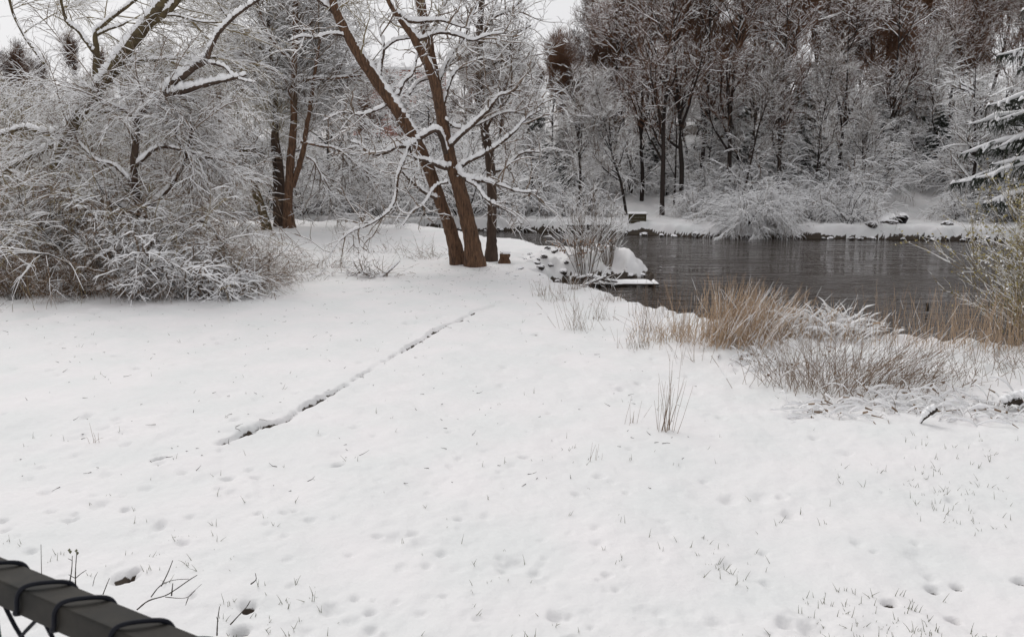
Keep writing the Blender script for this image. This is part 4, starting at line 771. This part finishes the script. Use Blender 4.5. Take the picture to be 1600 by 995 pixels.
# sign post left of willow
sp = thing('sign_post', 'slim dark green metal post leaning beside the willow trunk', 'post', tuple(gp(702, 372)))
limb(sp, 'pole', [(703, 374), (698, 348), (693, 318)], [3.6, 3.6, 3.4], 27.6, M['green_paint'], 8, 0, 0, 4, 740); limb(sp, 'cap', [(693, 318.5), (692.7, 316), (692.4, 314)], [5, 5, 4], 27.6, M['snow'], 8, 0, 0, 2, 741)
# low wooden box on far bank
q = snap(997, 346); bx = thing('wooden_box', 'low olive wooden box with a snow-topped lid on the far bank', 'box', (q[0], q[1]+.2, q[2]), -.05)
for k in range(3): link('plank', box_mesh('plank', (-.42, -.2, -.1+k*.145), (.40, -.17, .04+k*.145), [M['wood']], .005), bx)
link('side_panel', box_mesh('side_panel', (-.42, -.168, -.1), (-.39, .2, .32), [M['wood']], .004), bx); link('side_panel', box_mesh('side_panel', (.37, -.168, -.1), (.40, .2, .32), [M['wood']], .004), bx)
link('lid', box_mesh('lid', (-.48, -.24, .335), (.46, .24, .36), [M['wood']], .004), bx); link('snow_cover', snow_slab(-.48, .46, -.24, .24, .36, .09, 5), bx)
# low slatted edging and handrail
q = snap(945, 366); sf = thing('slatted_barrier', 'low dark slatted barrier on the far bank behind the tall spit bush', 'barrier', (q[0]-1.9, q[1]+.1, q[2]))
for k in range(3): link('slat', box_mesh('slat', (-.3, -.02, .02+k*.12), (3.5-.3*k, .02, .09+k*.12), [M['wood_dark']], .004), sf)
for k in range(4): link('post', box_mesh('post', (0+k*1.05, .023, -.3), (.08+k*1.05, .09, .38), [M['wood_dark']], .004), sf)
link('snow_cover', snow_slab(-.3, 2.9, -.03, .10, .38, .07, 6, 40, 6), sf)
q = at(1010, 300, 47); hz = H1(q[0], q[1]); hr = thing('handrail', 'thin snow-topped handrail on the slope between the two dark trunks', 'handrail', (q[0], q[1], hz))
for k in range(3): link('post', box_mesh('post', (k*.6-.02, -.02, -.2), (k*.6+.02, .02, .8), [M['wood_dark']], .003), hr)
link('rail', box_mesh('rail', (-.1, -.03, .8), (1.3, .03, .86), [M['wood_dark']], .003), hr); link('snow_cover', snow_slab(-.1, 1.3, -.035, .035, .86, .06, 7, 20, 6), hr)
# culvert
q = snap(1400, 350); cv = thing('culvert', 'dark triangular culvert mouth set in the snowy right bank', 'culvert', (q[0], q[1]+.3, q[2]-.10), -.15, s=.68)
pr = [(-1.1, 0), (-.9, .22), (-.35, .42), (.2, .62), (.75, .68), (.92, .5), (.8, .2), (.75, 0)]; nV = len(pr)
V = [(a, -.15, b) for a, b in pr]+[(a, 1.2, b) for a, b in pr]+[(a*.9-.0, -.15, b*.86) for a, b in pr]+[(a*.9, 1.1, b*.86) for a, b in pr]
F = []
for i in range(nV-1):
    F += [(i, i+1, nV+i+1, nV+i), (i, 2*nV+i, 2*nV+i+1, i+1), (2*nV+i, 3*nV+i, 3*nV+i+1, 2*nV+i+1)]
link('concrete_mouth', mesh_from('concrete_mouth', V, F, [M['concrete']], smooth=False), cv)
V = [(a*.9, .5, b*.86) for a, b in pr]; me = bpy.data.meshes.new('grate'); me.from_pydata([Vector(v) for v in V], [], [tuple(range(nV))]); me.materials.append(M['wood_dark']); link('back_wall', me, cv)
V = []; F = []
for i, (a, b) in enumerate(pr[:6]):
    for y, dz in ((-.2, .0), (-.1, .12), (.5, .16), (1.3, .12)): V.append((a*1.03, y, b+.002+dz))
for i in range(5):
    for j in range(3): F.append((i*4+j, (i+1)*4+j, (i+1)*4+j+1, i*4+j+1))
link('snow_cover', mesh_from('snow_cover', V, F, [M['snow']]), cv)
# red house far behind the trees
q = at(625, 165, 70); hx, hy = q[0], 70; hz = H1(hx, hy)
ho = thing('red_house', 'pinkish red house half hidden by trees behind the willow', 'house', (hx, hy, hz), .15); ht = q[2]-hz+.1
link('wall', box_mesh('wall', (-4, 0, -1), (4, 6, ht+3.0), [M['brick']]), ho)
V = [(-4.3, -.4, ht+3.0), (4.3, -.4, ht+3.0), (4.3, 3, ht+4.8), (-4.3, 3, ht+4.8), (4.3, 6.4, ht+3.0), (-4.3, 6.4, ht+3.0)]
V += [(a, b, c-.2) for a, b, c in V]; link('roof', mesh_from('roof', V, [(0, 1, 2, 3), (3, 2, 4, 5), (7, 6, 9, 8), (8, 9, 11, 10), (0, 6, 7, 1), (4, 10, 11, 5), (1, 7, 8, 2), (2, 8, 10, 4), (0, 3, 9, 6), (3, 5, 11, 9)], [M['snow']], smooth=False), ho)
for k in range(4):
    wn = link('window', box_mesh('window', (-3.2+k*1.9, -.06, ht+1.0), (-2.3+k*1.9, -.003, ht+2.2), [M['glass']]), ho); link('frame', box_mesh('frame', (-3.28+k*1.9, -.08, ht+.92), (-2.22+k*1.9, -.062, ht+1.0), [M['snow']]), wn)
print('objects', len(bpy.data.objects), 'tris', sum(sum(1 for _ in ()) + len(m.loops)//2 for m in bpy.data.meshes))
